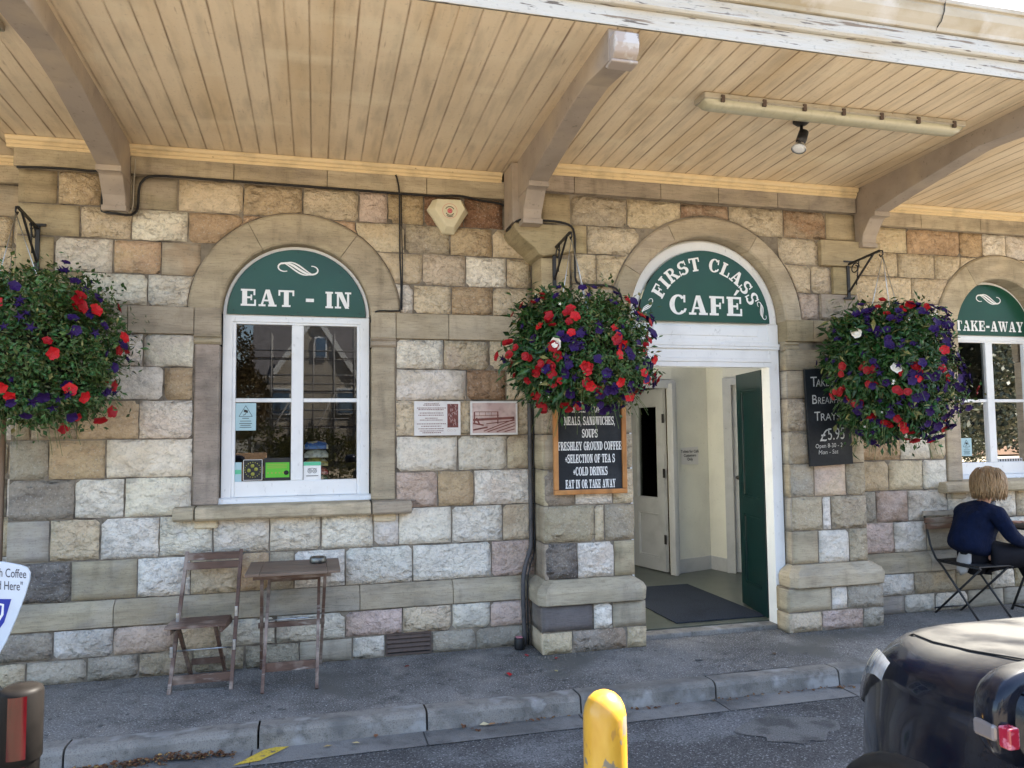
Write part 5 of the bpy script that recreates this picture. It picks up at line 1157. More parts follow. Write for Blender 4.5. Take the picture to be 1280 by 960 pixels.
MB().tube([(-.31, -.30, .375), (.02, -.30, .375)], .005, 8).build('brace_rod', m_steel, tb); under(tb)
tag(MB().lathe([(.001, 0), (.052, 0), (.055, .008), (.055, .036), (.050, .040), (.043, .038), (.040, .012), (.001, .010)], (.02, -.22, .7195), 28).build('ashtray', m_tin), 'round dark metal ashtray on the small brown table', 'ashtray')

# ------------------------------------------------------------------ seated woman, her chair and table
bc = empty('bistro_chair', (5.32, -.33, 0), 'black iron folding bistro chair with wooden slats under the seated woman', 'chair')
m_slat = M('grey_brown_slat', (.16, .085, .05), .6, [(20, (.30, .24, .18), .5, .65, (.3, 1, 1))])
m_slat2 = M('pale_worn_slat', (.38, .32, .24), .7, [(20, .6, .5, .65, (.3, 1, 1))])
for z, y, mt in ((.845, -.055, m_slat2), (.785, -.075, m_slat), (.735, -.085, m_slat)): MB().box(5.125, 5.50, y-.012, y+.008, z-.022, z+.022).build('back_slat', mt, bc, .004)
for x in (5.15, 5.475):
    MB().tube([(x, -.045, .83), (x, -.075, .70), (x, -.10, .58), (x, -.15, .48), (x+.0, -.22, .42), (x, -.60, 0)], .009, 8).build('long_leg', m_blackmetal, bc)
    MB().tube([(x+.03*(1 if x < 5.3 else -1), -.58, .45), (x+.03*(1 if x < 5.3 else -1), -.09, 0)], .009, 8).build('short_leg', m_blackmetal, bc)
    MB().tube([(x, -.17, .455), (x, -.60, .455)], .008, 8).build('seat_rail', m_blackmetal, bc)
for k in range(8): MB().box(5.14, 5.49, -.60+k*.053, -.60+k*.053+.046, .462, .474).build('seat_slat', m_blackmetal, bc, .003)
MB().tube([(5.15, -.12, .05), (5.475, -.12, .05)], .007, 8).build('foot_bar', m_blackmetal, bc); under(bc)
bt = empty('bistro_table', (6.15, -.35, 0), 'small black folding cafe table the seated woman leans on', 'table')
MB().lathe([(.001, -.012), (.30, -.012), (.305, -.006), (.305, .006), (.30, .010), (.001, .010)], (6.08, -.36, .73), 36).build('table_top', m_blackmetal, bt)
for y in (-.20, -.52):
    MB().tube([(5.88, y, 0), (6.28, y, .72)], .010, 8).build('leg', m_blackmetal, bt); MB().tube([(6.32, y+.02, 0), (5.86, y+.02, .72)], .010, 8).build('leg', m_blackmetal, bt)
MB().tube([(5.90, -.20, .04), (5.90, -.52, .04)], .009, 8).build('foot_bar', m_blackmetal, bt); under(bt)
cp = empty('coffee_cup', (5.93, -.38, .741), 'white coffee cup on the black cafe table in front of the woman', 'cup')
MB().lathe([(.001, .0), (.028, 0), (.040, .03), (.046, .07), (.043, .07), (.036, .03), (.001, .012)], (5.93, -.38, .742), 24).build('cup', m_letter, cp)
MB().tube([(5.975, -.38, .80), (6.00, -.38, .795), (6.0, -.38, .765), (5.967, -.38, .76)], .005, 8).build('handle', m_letter, cp); under(cp)
hbg = MB()
hbg.add([(5.72+.09*cos(2*pi*i/16)*(1-.12*j), -.16+.055*sin(2*pi*i/16), .745+.065*j+.01*sin(i)) for j in range(4) for i in range(16)], [(j*16+i, j*16+(i+1) % 16, (j+1)*16+(i+1) % 16, (j+1)*16+i) for j in range(3) for i in range(16)]+[tuple(range(48, 64))], True)
hbg.tube([(5.64, -.16, .93), (5.66, -.16, 1.0), (5.72, -.16, 1.03), (5.78, -.16, 1.0), (5.80, -.16, .93)], .009, 8)
tag(hbg.build('handbag', M('black_leather', (.012, .012, .013), .4, [(20, .5, .5, .6)], [(25, .6, .01)])), 'black leather handbag standing on the cafe table beside the woman', 'handbag')
def skin(name, joints, edges, mt, parent, sub=2, root=0):
    me = bpy.data.meshes.new(name); me.from_pydata([j[:3] for j in joints], edges, []); o = bpy.data.objects.new(name, me); col.objects.link(o)
    s = o.modifiers.new('skin', 'SKIN'); s.use_smooth_shade = True
    for i, j in enumerate(joints): 
        r = j[3]; ry = j[4] if len(j) > 4 else r; d = me.skin_vertices[0].data[i]; d.radius = (r, ry); d.use_root = (i == root)
    sb = o.modifiers.new('sub', 'SUBSURF'); sb.levels = sub; sb.render_levels = sub
    bpy.context.view_layer.update(); m2 = bpy.data.meshes.new_from_object(o.evaluated_get(bpy.context.evaluated_depsgraph_get())); bpy.data.objects.remove(o)
    m2.polygons.foreach_set('use_smooth', [True]*len(m2.polygons)); m2.materials.clear(); return link(name, m2, mt, parent)
pe = empty('person', (5.35, -.4, 0), 'person with blonde bobbed hair in a navy jacket seated at the black cafe table', 'person')
hip = (5.28, -.40, .53)
J = [(5.27, -.40, .53, .04, .05), (5.30, -.40, .66, .09, .10), (5.36, -.40, .80, .09, .10), (5.40, -.40, .92, .05, .06), (5.455, -.40, 1.01, .045), (5.49, -.40, 1.075, .062),  # 0-5 torso neck head base
     (5.385, -.555, .88, .040), (5.45, -.63, .70, .036), (5.66, -.57, .615, .032), (5.72, -.55, .610, .024),     # near arm 6-9
     (5.41, -.24, .88, .040), (5.555, -.195, .79, .036), (5.76, -.27, .775, .032), (5.82, -.30, .772, .024),      # far arm 10-13
     (5.40, -.48, .52, .03), (5.73, -.60, .51, .050), (5.70, -.66, .28, .052), (5.68, -.66, .09, .035),          # near leg 14-17
     (5.40, -.32, .52, .03), (5.77, -.40, .51, .050), (5.86, -.44, .28, .052), (5.88, -.44, .09, .035)]          # far leg
Ed = [(0, 1), (1, 2), (2, 3), (3, 4), (4, 5), (2, 6), (6, 7), (7, 8), (8, 9), (2, 10), (10, 11), (11, 12), (12, 13), (0, 14), (14, 15), (15, 16), (16, 17), (0, 18), (18, 19), (19, 20), (20, 21)]
body = skin('body', J, Ed, m_skin, pe)
# head shaped from an ellipsoid: brow, nose, chin, turned away to the right and slightly to the wall
def headmesh(c, fwd, s=1):
    bm = bmesh.new(); bmesh.ops.create_uvsphere(bm, u_segments=24, v_segments=18, radius=1)
    for v in bm.verts:
        x, y, z = v.co; f = max(0, x)
        wv = 1-.22*max(0, -z)**1.5
        px_ = x*.098*(1 if x < 0 else .95)*wv; py = y*.076*wv; pz = z*.118
        px_ += .030*exp(-((y/.16)**2+((z+.12)/.17)**2))*f           # nose
        px_ += .010*exp(-((y/.3)**2+((z+.72)/.18)**2))*f            # chin
        px_ += .006*exp(-((y/.22)**2+((z+.45)/.08)**2))*f           # lips
        px_ -= .010*exp(-(((abs(y)-.38)/.14)**2+((z-.05)/.12)**2))*f  # eye sockets
        v.co = (px_, py, pz)
    me = bpy.data.meshes.new('head'); bm.to_mesh(me); bm.free(); me.polygons.foreach_set('use_smooth', [True]*len(me.polygons))
    R3 = Matrix.Rotation(fwd, 4, 'Z'); 
    for v in me.vertices: v.co = Vector(c)+R3 @ v.co
    return me, R3
hc = Vector((5.50, -.40, 1.125)); me, R3 = headmesh(hc, radians(8)); 
# join the head into the body mesh so the figure is one surface
ho = link('head', me, m_skin); bm = bmesh.new(); bm.from_mesh(body.data); bm.from_mesh(me); bm.to_mesh(body.data); bm.free(); bpy.data.objects.remove(ho)
body.data.polygons.foreach_set('use_smooth', [True]*len(body.data.polygons))
q = MB()
for s in (-1, 1): q.lathe([(.001, -.011), (.008, -.008), (.011, 0), (.008, .008), (.001, .011)], hc+R3 @ Vector((.078, s*.029, .006)), 12)
q.build('eyes', m_letter, pe); q = MB()
for s in (-1, 1): q.lathe([(.001, -.004), (.005, 0), (.001, .004)], hc+R3 @ Vector((.0875, s*.029, .006)), 10)
q.build('pupils', m_dark, pe)
q = MB(); q.tube([hc+R3 @ Vector(v) for v in ((.083, -.022, -.055), (.092, -.010, -.052), (.094, 0, -.054), (.092, .010, -.052), (.083, .022, -.055))], [.001, .004, .004, .004, .001], 6); q.build('lips', m_red2, pe)
q = MB()
for s in (-1, 1): q.lathe([(.006, -.004), (.016, 0), (.018, .006), (.010, .009)], hc+R3 @ Vector((-.005, s*.080, -.008)), 14, Matrix.Rotation(s*-pi/2, 4, 'X') @ Matrix.Scale(1.5, 4, (0, 0, 1)) if False else Matrix.Rotation(s*-pi/2, 4, 'X'))
q.build('ears', m_skin, pe)
# hair: bob made of many curved locks over a cap
bm = bmesh.new(); bmesh.ops.create_uvsphere(bm, u_segments=40, v_segments=28, radius=1)
dele = [v for v in bm.verts if (v.co.x > .50 and v.co.z < .52 and abs(v.co.y) < .75) or v.co.z < -.80]
bmesh.ops.delete(bm, geom=dele, context='VERTS')
for v in bm.verts:
    d = v.co.copy(); k = 1+.06*noise.noise(d*3)+.05*noise.noise(Vector((d.x*14, d.y*14, d.z*2)))
    low = max(0, -d.z); v.co = hc+R3 @ Vector((d.x*.119*k-.018, d.y*.114*k*(1-.12*low), d.z*.140*k-.005))
me = bpy.data.meshes.new('hair'); bm.to_mesh(me); bm.free(); me.polygons.foreach_set('use_smooth', [True]*len(me.polygons)); hair = link('hair', me, m_hair, pe)
q = MB()
for i in range(620):
    a = random.uniform(.70, 2*pi-.70); r = random.uniform(.88, 1.07); z0 = random.uniform(.0, .95); zend = -random.uniform(.55, 1.02); sw = random.gauss(0, .22); ph = random.uniform(0, 6); pts = []
    for k in range(6):
        t_ = k/5; zz = z0+(zend-z0)*t_; aa_ = a+sw*t_+.07*sin(5*t_+ph); rr = sqrt(max(.05, 1-min(1, abs(zz))**2*.8)) if zz > 0 else 1.0; curl = -.06 if k == 5 else .02
        pts.append(hc+R3 @ Vector((cos(aa_)*.128*rr*(r+curl-.04*t_+.05*sin(4*t_+ph))-.018, sin(aa_)*.124*rr*(r+curl-.05*t_+.05*sin(4*t_+ph)), zz*.140-.005)))
    q.tube(pts, [.002, .0045, .005, .005, .004, .001], 4)
lk = q.build('hair_locks', m_hair, pe); lk['kind'] = 'stuff'
JJ = [(5.235, -.40, .525, .185, .20), (5.275, -.40, .66, .168, .180), (5.34, -.40, .80, .155, .180), (5.395, -.40, .905, .110, .145), (5.43, -.40, .955, .062, .068),
      (5.385, -.565, .885, .073), (5.45, -.635, .70, .063), (5.645, -.585, .622, .045), (5.41, -.235, .885, .073), (5.555, -.19, .79, .060), (5.745, -.262, .782, .044)]
skin('jacket', JJ, [(0, 1), (1, 2), (2, 3), (3, 4), (3, 5), (5, 6), (6, 7), (3, 8), (8, 9), (9, 10)], m_navy, pe)
TJ = [(5.22, -.40, .53, .13, .17), (5.40, -.49, .54, .13), (5.74, -.605, .515, .080), (5.71, -.665, .29, .066), (5.69, -.665, .11, .056), (5.40, -.32, .54, .128), (5.78, -.405, .515, .080), (5.87, -.44, .29, .066), (5.89, -.44, .11, .056)]
skin('trousers', TJ, [(0, 1), (1, 2), (2, 3), (3, 4), (0, 5), (5, 6), (6, 7), (7, 8)], m_trouser, pe)
skin('trouser_seat', [(5.18, -.40, .515, .085, .15), (5.30, -.40, .525, .10, .18), (5.42, -.40, .53, .10, .18)], [(0, 1), (1, 2)], m_trouser, pe)
skin('shirt_hem', [(5.17, -.40, .50, .09, .15), (5.22, -.40, .485, .09, .155)], [(0, 1)], M('grey_shirt', (.4, .38, .36), .8), pe, 1)
for c in ((5.70, -.665), (5.90, -.44)): skin('shoe', [(c[0]-.04, c[1], .045, .038), (c[0]+.06, c[1], .040, .038), (c[0]+.16, c[1]-.01, .026, .028)], [(0, 1), (1, 2)], m_carplast, pe)
def hand(o_, d, side, parent):
    """palm and five fingers of unequal, curled chains"""
    o_ = Vector(o_); d = Vector(d).normalized(); lat = Vector((-d.y, d.x, 0)).normalized()*side; q = []
    skin('palm', [(*(o_), .022, .015), (*(o_+d*.04), .034, .014), (*(o_+d*.075), .034, .012)], [(0, 1), (1, 2)], m_skin, parent)
    for k, (off, ln) in enumerate(((-.027, .062), (-.009, .075), (.009, .070), (.026, .055))):
        b = o_+d*.070+lat*off; skin('finger', [(*b, .0085), (*(b+d*ln*.45+Vector((0, 0, .004))), .0080), (*(b+d*ln*.8+Vector((0, 0, -.008))), .0072), (*(b+d*ln+Vector((0, 0, -.022))), .0062)], [(0, 1), (1, 2), (2, 3)], m_skin, parent, 1)
    b = o_+d*.025-lat*.03; skin('thumb', [(*b, .011), (*(b+d*.025-lat*.022), .0095), (*(b+d*.055-lat*.026+Vector((0, 0, -.008))), .0078)], [(0, 1), (1, 2)], m_skin, parent, 1)
hand((5.725, -.553, .610), (1, .15, -.05), 1, pe); hand((5.82, -.30, .770), (1, -.35, -.02), -1, pe)
under(pe)

# ------------------------------------------------------------------ bollards and pavement sign
bo = empty('bollard', (.853, -3.39, -.1), 'yellow round-topped bollard with chipped paint standing in the road', 'bollard')
MB().lathe([(.066, 0), (.066, .80), (.0655, .835), (.060, .862), (.050, .882), (.034, .897), (.016, .905), (.001, .907)], (.853, -3.39, -.105), 40).build('post', m_yel, bo)
MB().lathe([(.10, 0), (.10, .012), (.068, .016)], (.853, -3.39, -.104), 30).build('base_flange', m_gut, bo); under(bo)
bo = empty('bollard', (-.824, -3.06, -.1), 'dark bronze metal bollard with red strips painted as a reflected sheen at the lower left corner', 'bollard')
MB().lathe([(.051, 0), (.051, .76), (.054, .765), (.0575, .77), (.0575, .955), (.054, .965), (.04, .972), (.001, .974)], (-.824, -3.06, -.105), 40).build('post', m_bol, bo)
def arcband(cx, cy, r, a0, a1, z0, z1, mt, nm, parent):
    n = 10; vs = []
    for i in range(n+1):
        a = radians(a0+(a1-a0)*i/n)
        for z in (z0, z1): vs.append((cx+r*cos(a), cy+r*sin(a), z))
    return MB().add(vs, [(2*i, 2*i+2, 2*i+3, 2*i+1) for i in range(n)], True).build(nm, mt, parent, fix=True)
arcband(-.824, -3.06, .0583, 254, 302, .675, .850, m_redsheen, 'reflector', bo); arcband(-.824, -3.06, .0518, 254, 302, .0, .652, m_redsheen, 'reflector', bo)  # red strips stand in for the sheen reflected down the post
under(bo)
ps = empty('pavement_sign', (-1.66, -1.0, 0), 'white rounded pavement sign about fresh coffee cut off by the left edge', 'sign')
ol = [(-2.10, .955), (-1.60, .935), (-1.52, .915), (-1.485, .90), (-1.468, .87), (-1.470, .83), (-1.49, .75), (-1.525, .64), (-1.57, .52), (-1.62, .42), (-1.68, .34), (-1.80, .30), (-1.95, .30), (-2.06, .36), (-2.14, .5), (-2.18, .7), (-2.17, .9)]
MB().prism(ol, 'y', -1.0, -.985).build('board', m_signw, ps, .003)
MB().box(-2.0, -1.7, -1.03, -.9, .01, .05).build('foot', m_carplast, ps, .01); MB().tube([(-1.83, -.975, .05), (-1.83, -.985, .34)], .02, 10).build('stem', m_steel, ps)
def tsign(t_, x, z, s, mt=m_greyletter): return bfont(t_, s, lambda a, b: (x+a*.56, -1.0015, z+b-a*.07), mt, parent=ps, align='RIGHT')
tsign('Fresh Coffee', -1.485, .842, .066); tsign('Served Here"', -1.500, .778, .066)
q = MB(); q.add([(-1.95, -1.0012, .765), (-1.552, -1.0012, .738), (-1.582, -1.0012, .62), (-1.66, -1.0012, .50), (-1.90, -1.0012, .50)], [(0, 1, 2, 3, 4)]); q.build('blue_panel', m_blue, ps, fix=False)
q = MB(); ribbon(q, [(-1.72, .735), (-1.64, .725), (-1.590, .71), (-1.592, .66), (-1.62, .61)], -1.0020, [.012]*5); ribbon(q, [(-1.74, .69), (-1.66, .69), (-1.628, .67), (-1.640, .62)], -1.0022, [.010]*4); ribbon(q, [(-1.9, .57), (-1.8, .55), (-1.7, .56)], -1.0024, [.012]*3); q.build('white_strokes', m_letter, ps, fix=False)
under(ps)

# ------------------------------------------------------------------ the dark car: nose to the kerb
def make_car(name, nose, lab, paint, flip=1, group=None):
    """nose = (x centre, y nose); body runs back towards -y * flip"""
    X, Yn = nose; t = empty(name, (X, Yn-2*flip, -.1), lab, 'car')
    if group: t['group'] = group
    def P(s, lat, z): return (X+lat, Yn-s*flip, z-.1)
    ss = [0, .015, .05, .10, .17, .25, .34, .44, .55, .66, .78, .9, 1.02, 1.15, 1.3, 1.6, 2.0, 2.5, 3.0, 3.3, 3.6, 3.8, 3.95, 4.05, 4.1, 4.12]
    def W(s): return .885*min(1, (max(0, s+.002)/.62))**.26 if s < .62 else (.885 if s < 3.5 else .885*(1-.16*((s-3.5)/.62)**2.5))
    def sm(a, b, x): x = min(1, max(0, (x-a)/(b-a))); return x*x*(3-2*x)
    def top(s): return .70+.34*sm(-.05, .40, s)+.10*sm(.3, 1.3, s)-.12*sm(3.7, 4.12, s)
    def sh(s): return .62+.28*sm(-.02, .5, s)+.06*sm(.5, 2.0, s)-.05*sm(3.7, 4.12, s)
    mb = MB(); rows = []; nb = 9; nt_ = 11
    for s in ss:
        w_, tp, hh = W(s), top(s), sh(s); row = []
        for i in range(nb):
            z = .24+(hh-.24)*i/(nb-1); u = (z-.55)/.35
            lat = w_*(1-.045*u*u)
            for sc_ in (.74, 3.25): lat += .085*exp(-((s-sc_)/.30)**2)*exp(-((z-.62)/.20)**2)*min(1, s*3)
            lat -= .030*exp(-((z-(.88-.02*s))/.035)**2)*sm(.35, .9, s)*.4
            row.append((lat, z))
        for i in range(1, nt_+1):
            a = pi/2*i/nt_; lx = row[nb-1][0]; ca = max(0.0, cos(a)); row.append((lx*ca**.26, hh+(tp-hh)*sin(a)**1.15)) if i < nt_ else row.append((0, tp))
        rows.append(row)
    n = nb+nt_; k = 2*n-1; vs = []; fs = []
    for s, row in zip(ss, rows):
        full = row+[(-a, z) for a, z in row[-2::-1]]
        for a, z in full:
            yy = s+.05*(a/.885)**2*0; vs.append(P(s, a, z))
    arch_c = (.74, 3.25); inside = {}
    for i in range(len(ss)-1):
        for j in range(k-1): fs.append((i*k+j, i*k+j+1, (i+1)*k+j+1, (i+1)*k+j))
    fs += [tuple(range(k)), tuple(range(len(ss)*k-1, (len(ss)-1)*k-1, -1))]
    bo_ = MB().add(vs, fs, True).build('body', paint, t)
    # bonnet shut lines
    q = MB()
    for sg in (-1, 1):
        q.tube([P(s, sg*(.58+.05*sm(.3, 1.2, s)), top(s)-(top(s)-sh(s))*(.155)+.0) for s in (.30, .45, .6, .8, 1.0, 1.2)], .003, 5)
    # wheels with arches
    for sc_ in arch_c:
        for sg in (-1, 1):
            w_ = MB(); Rm = Matrix.Rotation(pi/2, 4, 'Y'); c0 = P(sc_, sg*.80, .33)
            w_.lathe([(.20, -.10), (.30, -.105), (.325, -.08), (.33, 0), (.325, .08), (.30, .105), (.20, .10)], c0, 30, Rm, cap=False); wo_ = w_.build('wheel', m_rubber, t)
            r_ = MB(); r_.lathe([(.02, .085*sg), (.06, .09*sg), (.19, .06*sg), (.205, .09*sg), (.205, .0)], c0, 20, Rm, cap=False); r_.build('rim', m_steel, wo_)
            fl = MB(); pts = [P(sc_+.395*cos(a), sg*(.905), .36+.395*sin(a)) for a in [radians(-20+220*i/20) for i in range(21)]]
            fl.tube(pts, .030, 8); fl.build('wheel_arch', m_carplast, t)
            fd = MB(); c1 = P(sc_, sg*.875, .36); fd.lathe([(.001, 0), (.385, 0), (.385, .035*sg), (.001, .035*sg)], c1, 30, Rm); fd.build('arch_lining', m_dark, t)
    # headlamps high on the wings, lower grille and bumper
    for sg in (-1, 1):
        vs = []; fs = []; na, nb_ = 8, 6
        for i in range(na+1):
            for j in range(nb_+1):
                s = .04+.50*i/na; a_ = .14+.50*j/nb_*(1-.55*i/na); tp, hh = top(s), sh(s); a2 = pi/2*a_; lx = W(s)
                vs.append(P(s-.006, sg*(lx*max(0, cos(a2))**.26+.008), hh+(tp-hh)*sin(a2)**1.15+.006))
        for i in range(na):
            for j in range(nb_): fs.append((i*(nb_+1)+j, i*(nb_+1)+j+1, (i+1)*(nb_+1)+j+1, (i+1)*(nb_+1)+j))
        MB().add(vs, fs, True).build('headlamp', m_headl, t)
    MB().box(X-.55, X+.55, Yn-.06*flip if flip > 0 else Yn-.02, Yn+.012*1 if flip > 0 else Yn+.06, .12, .28).build('grille', m_carplast, t, .03)
    # cabin
    cab = [(1.22, .80, 1.03, .80, 1.03), (1.95, .815, 1.03, .64, 1.52), (2.4, .82, 1.03, .66, 1.565), (3.2, .81, 1.02, .64, 1.54), (3.75, .78, 1.0, .58, 1.44), (4.02, .74, .98, .70, 1.02)]
    q = MB(); vs = []; fs = []
    for s, wb_, zb, wt_, zt in cab: vs += [P(s, -wb_, zb), P(s, -wt_, zt-.03), P(s, -wt_*.85, zt), P(s, 0, zt+.02), P(s, wt_*.85, zt), P(s, wt_, zt-.03), P(s, wb_, zb)]
    for i in range(5):
        for j in range(6): fs.append((i*7+j, i*7+j+1, (i+1)*7+j+1, (i+1)*7+j))
    q.add(vs, fs, True).build('cabin', paint, t)
    gl_ = M('car_window_glass', (.006, .008, .009), .03, coat=1) if not bpy.data.materials.get('car_window_glass') else bpy.data.materials['car_window_glass']
    def lerp(a, b, u_): return a+(b-a)*u_
    for sg in (-1, 1):
        for (sa, sb_) in ((1.65, 2.45), (2.52, 3.2)):
            g_ = MB(); vv = []
            for s in (sa, (sa+sb_)/2, sb_):
                for u_ in (.08, .85):
                    for c0, c1 in zip(cab, cab[1:]):
                        if c0[0] <= s <= c1[0]:
                            f = (s-c0[0])/(c1[0]-c0[0]); wb_, zb, wt_, zt = [lerp(c0[i], c1[i], f) for i in range(1, 5)]; break
                    vv.append(P(s, sg*(lerp(wb_, wt_, u_)+.008), lerp(zb, zt-.03, u_)))
            g_.add(vv, [(0, 2, 3, 1), (2, 4, 5, 3)]).build('side_window', gl_, t)
    g_ = MB(); g_.add([P(1.27, -.72, 1.075), P(1.27, .72, 1.075), P(1.90, .58, 1.50), P(1.90, -.58, 1.50)], [(0, 1, 2, 3)]).build('windscreen', gl_, t)
    # door mirrors
    for sg in (-1, 1):
        mc = Vector(P(1.30, sg*1.12, 1.13)); bm = bmesh.new(); bmesh.ops.create_uvsphere(bm, u_segments=28, v_segments=18, radius=1)
        for v in bm.verts:
            d = v.co; sx_ = (abs(d.x)**.7)*(1 if d.x > 0 else -1); sz_ = (abs(d.z)**.75)*(1 if d.z > 0 else -1)
            yy = d.y if d.y*flip > 0 else d.y*.25
            v.co = mc+Vector((sx_*.135, yy*.10, sz_*.095+(.012*d.x*-sg)))
        me_ = bpy.data.meshes.new('mirror'); bm.to_mesh(me_); bm.free(); me_.polygons.foreach_set('use_smooth', [True]*len(me_.polygons)); mo = link('door_mirror', me_, paint, t)
        g_ = MB(); pts = [mc+Vector((.112*cos(a)*abs(cos(a))**-.35 if abs(cos(a)) > .05 else 0, -.030*flip, .076*sin(a)*(abs(sin(a))**-.3 if abs(sin(a)) > .05 else 1))) for a in [2*pi*i/28 for i in range(28)]]
        g_.add(pts, [tuple(range(28))]).build('mirror_glass', m_mirglass, mo)
        li = MB(); c5 = mc+Vector((sg*.127, .012*flip, -.022)); li.box(c5.x-.012, c5.x+.012, c5.y-.020, c5.y+.030, c5.z-.016, c5.z+.016); li.build('indicator', m_amber, mo, .006)
        li = MB(); c5 = mc+Vector((sg*.120, -.022*flip, -.024)); li.box(c5.x-.013, c5.x+.013, c5.y-.013, c5.y+.012, c5.z-.020, c5.z+.020); li.build('red_lamp', m_redlens, mo, .004)
        MB().bar(mc+Vector((-sg*.10, 0, -.05)), mc+Vector((-sg*.2, .02, -.10)), .05, .05).build('mirror_arm', m_carplast, mo)
    q.v and None
    sl = MB()
    for sg in (-1, 1): sl.tube([P(s, sg*(.60+.04*sm(.3, 1.2, s)), 0) if False else P(s, sg*lat_at(s, .30, W, top, sh), z_at(s, .30, top, sh)+.001) for s in (.30, .42, .55, .7, .85, 1.0, 1.15)], .0032, 5)
    for sg in (-1, 1):
        for sd0 in (1.32, 2.45): sl.tube([P(sd0+(.05*(z-.6)), sg*(W(sd0)*(1-.045*((z-.55)/.35)**2)+.001), z) for z in (.30, .45, .6, .75, .86)], .0035, 5)
    sl.build('shut_line', m_dark, t)
    under(t); return t
def lat_at(s, u, W, top, sh): a = pi/2*(1-u); return (W(s)*.97)*cos(a)**.26
def z_at(s, u, top, sh): a = pi/2*(1-u); return sh(s)+(top(s)-sh(s))*sin(a)**1.15
make_car('parked_car', (2.50, -3.10), 'dark blue car parked nose to the kerb at the lower right corner', m_car)

# ------------------------------------------------------------------ litter, fallen leaves, petals
def leafmesh(n=1):
    vs = [(0, 0, .003), (.5, .28, .012), (1, 0, .006), (.5, -.28, .010), (.5, 0, .0)]; vs = [(a*1, b, c*1) for a, b, c in vs]
    me = bpy.data.meshes.new('fallen_leaf'); me.from_pydata(vs, [], [(0, 1, 4), (1, 2, 4), (2, 3, 4), (3, 0, 4)]); me.materials.append(m_litleaf); return me
lm = leafmesh()
heap = MB()
for i in range(420):
    x = random.uniform(-1.22, -.40); y = -1.215-abs(random.gauss(0, .028)); s = random.uniform(.012, .035); a = random.uniform(0, 6.3)
    z = -.092+random.uniform(0, .03)*exp(-((x+.75)/.3)**2); tl = random.uniform(-.5, .5)
    d = Vector((cos(a), sin(a), tl)).normalized()*s; e = Vector((-sin(a), cos(a), random.uniform(-.5, .5)))*s*.35; p = Vector((x, y, z))
    heap.add([p, p+d*.5+e, p+d, p+d*.5-e], [(0, 1, 2), (0, 2, 3)])
tag(heap.build('leaf_litter', M('brown_leaf_litter', (.13, .055, .025), .85, [(60, (.38, .24, .08), .57, .6), (90, .4, .5, .6)]), fix=False), 'drift of small brown dead leaves against the kerb at the left', 'leaf litter', kind='stuff')
h2 = MB()
for i in range(110):
    cx_ = random.choice([2.0, 2.55, 2.75, 3.15, 3.4, 1.35, .95, 4.0]); x = cx_+random.gauss(0, .10); y = -1.215-abs(random.gauss(0, .02)); s = random.uniform(.012, .035); a = random.uniform(0, 6.3)
    d = Vector((cos(a), sin(a), random.uniform(-.3, .5)))*s; e = Vector((-sin(a), cos(a), random.uniform(-.5, .5)))*s*.35; p = Vector((x, y, -.092)); h2.add([p, p+d*.5+e, p+d, p+d*.5-e], [(0, 1, 2), (0, 2, 3)])
tag(h2.build('leaf_litter', bpy.data.materials['brown_leaf_litter'], fix=False), 'sparse dead leaves in the gutter right of the yellow bollard', 'leaf litter', kind='stuff')
for x, y, s, c, lab in ((.10, -1.28, .055, (.42, .30, .13), 'tan curled leaf in the gutter under the table'), (.20, -1.27, .05, (.55, .42, .20), 'pale yellow curled leaf in the gutter'), (.33, -1.24, .05, (.22, .09, .04), 'brown curled leaf in the gutter'),
        (.92, -1.225, .06, (.5, .42, .25), 'pale curled leaf at the foot of the kerb left of the yellow bollard'), (1.02, -1.22, .055, (.30, .16, .07), 'brown leaf at the foot of the kerb'), (1.62, -1.24, .05, (.24, .14, .06), 'folded dark leaf at the foot of the kerb'),
        (1.23, -.73, .075, (.42, .01, .015), 'crumpled red petals on the pavement'), (1.46, -.34, .06, (.40, .02, .03), 'red petal lying by the small can'), (1.66, -.42, .05, (.35, .02, .02), 'small red petal by the pier foot'), (1.62, -1.20, .06, (.5, .01, .02), 'red petal stuck on the kerb face'),
        (.59, -.33, .045, (.16, .03, .02), 'dark red petal on the pavement below the air vent'), (1.55, -.68, .04, (.5, .42, .15), 'small yellow leaf on the pavement'), (-.95, -.62, .035, (.5, .5, .48), 'white scrap of paper left of the folding chair'), (3.15, -.75, .06, (.10, .07, .05), 'dark twig on the pavement right of the doorway')):
    o = link('fallen_leaf' if 'petal' not in lab else 'fallen_petal', lm.copy(), None); o.color = (*c, 1); z = 0.006 if y > -1.2 else -.09
    if 'face' in lab: z = -.05
    for v in o.data.vertices: v.co = v.co*1; v.co.z *= 1+random.random()*14
    o.location = (x, y, z); o.scale = (s, s, s); o.rotation_euler = (0, 0, random.uniform(0, 6)); tag(o, lab, 'petal' if 'petal' in lab else 'leaf' if 'leaf' in lab else 'litter')
sp_ = MB()
for i in range(260):
    x, y = random.uniform(-2.5, 6), random.uniform(-2.6, -.2); z = .005 if y > -1.05 else (-.102 if y < -1.4 else None)
    if z is None: continue
    r = random.uniform(.002, .006); q_ = random.random()*6; sp_.add([(x+r*cos(q_+k*2.1), y+r*sin(q_+k*2.1), z) for k in range(3)]+[(x, y, z+r*.6)], [(0, 1, 3), (1, 2, 3), (2, 0, 3)])
tag(sp_.build('pale_specks', M('pale_speck', (.5, .48, .45), .9), fix=False), 'tiny pale crumbs scattered over pavement and road', 'grit', kind='stuff')
cn = empty('litter_can', (1.44, -.12, 0), 'small dark drinks tin with a pink label lying at the foot of the conduit', 'can')
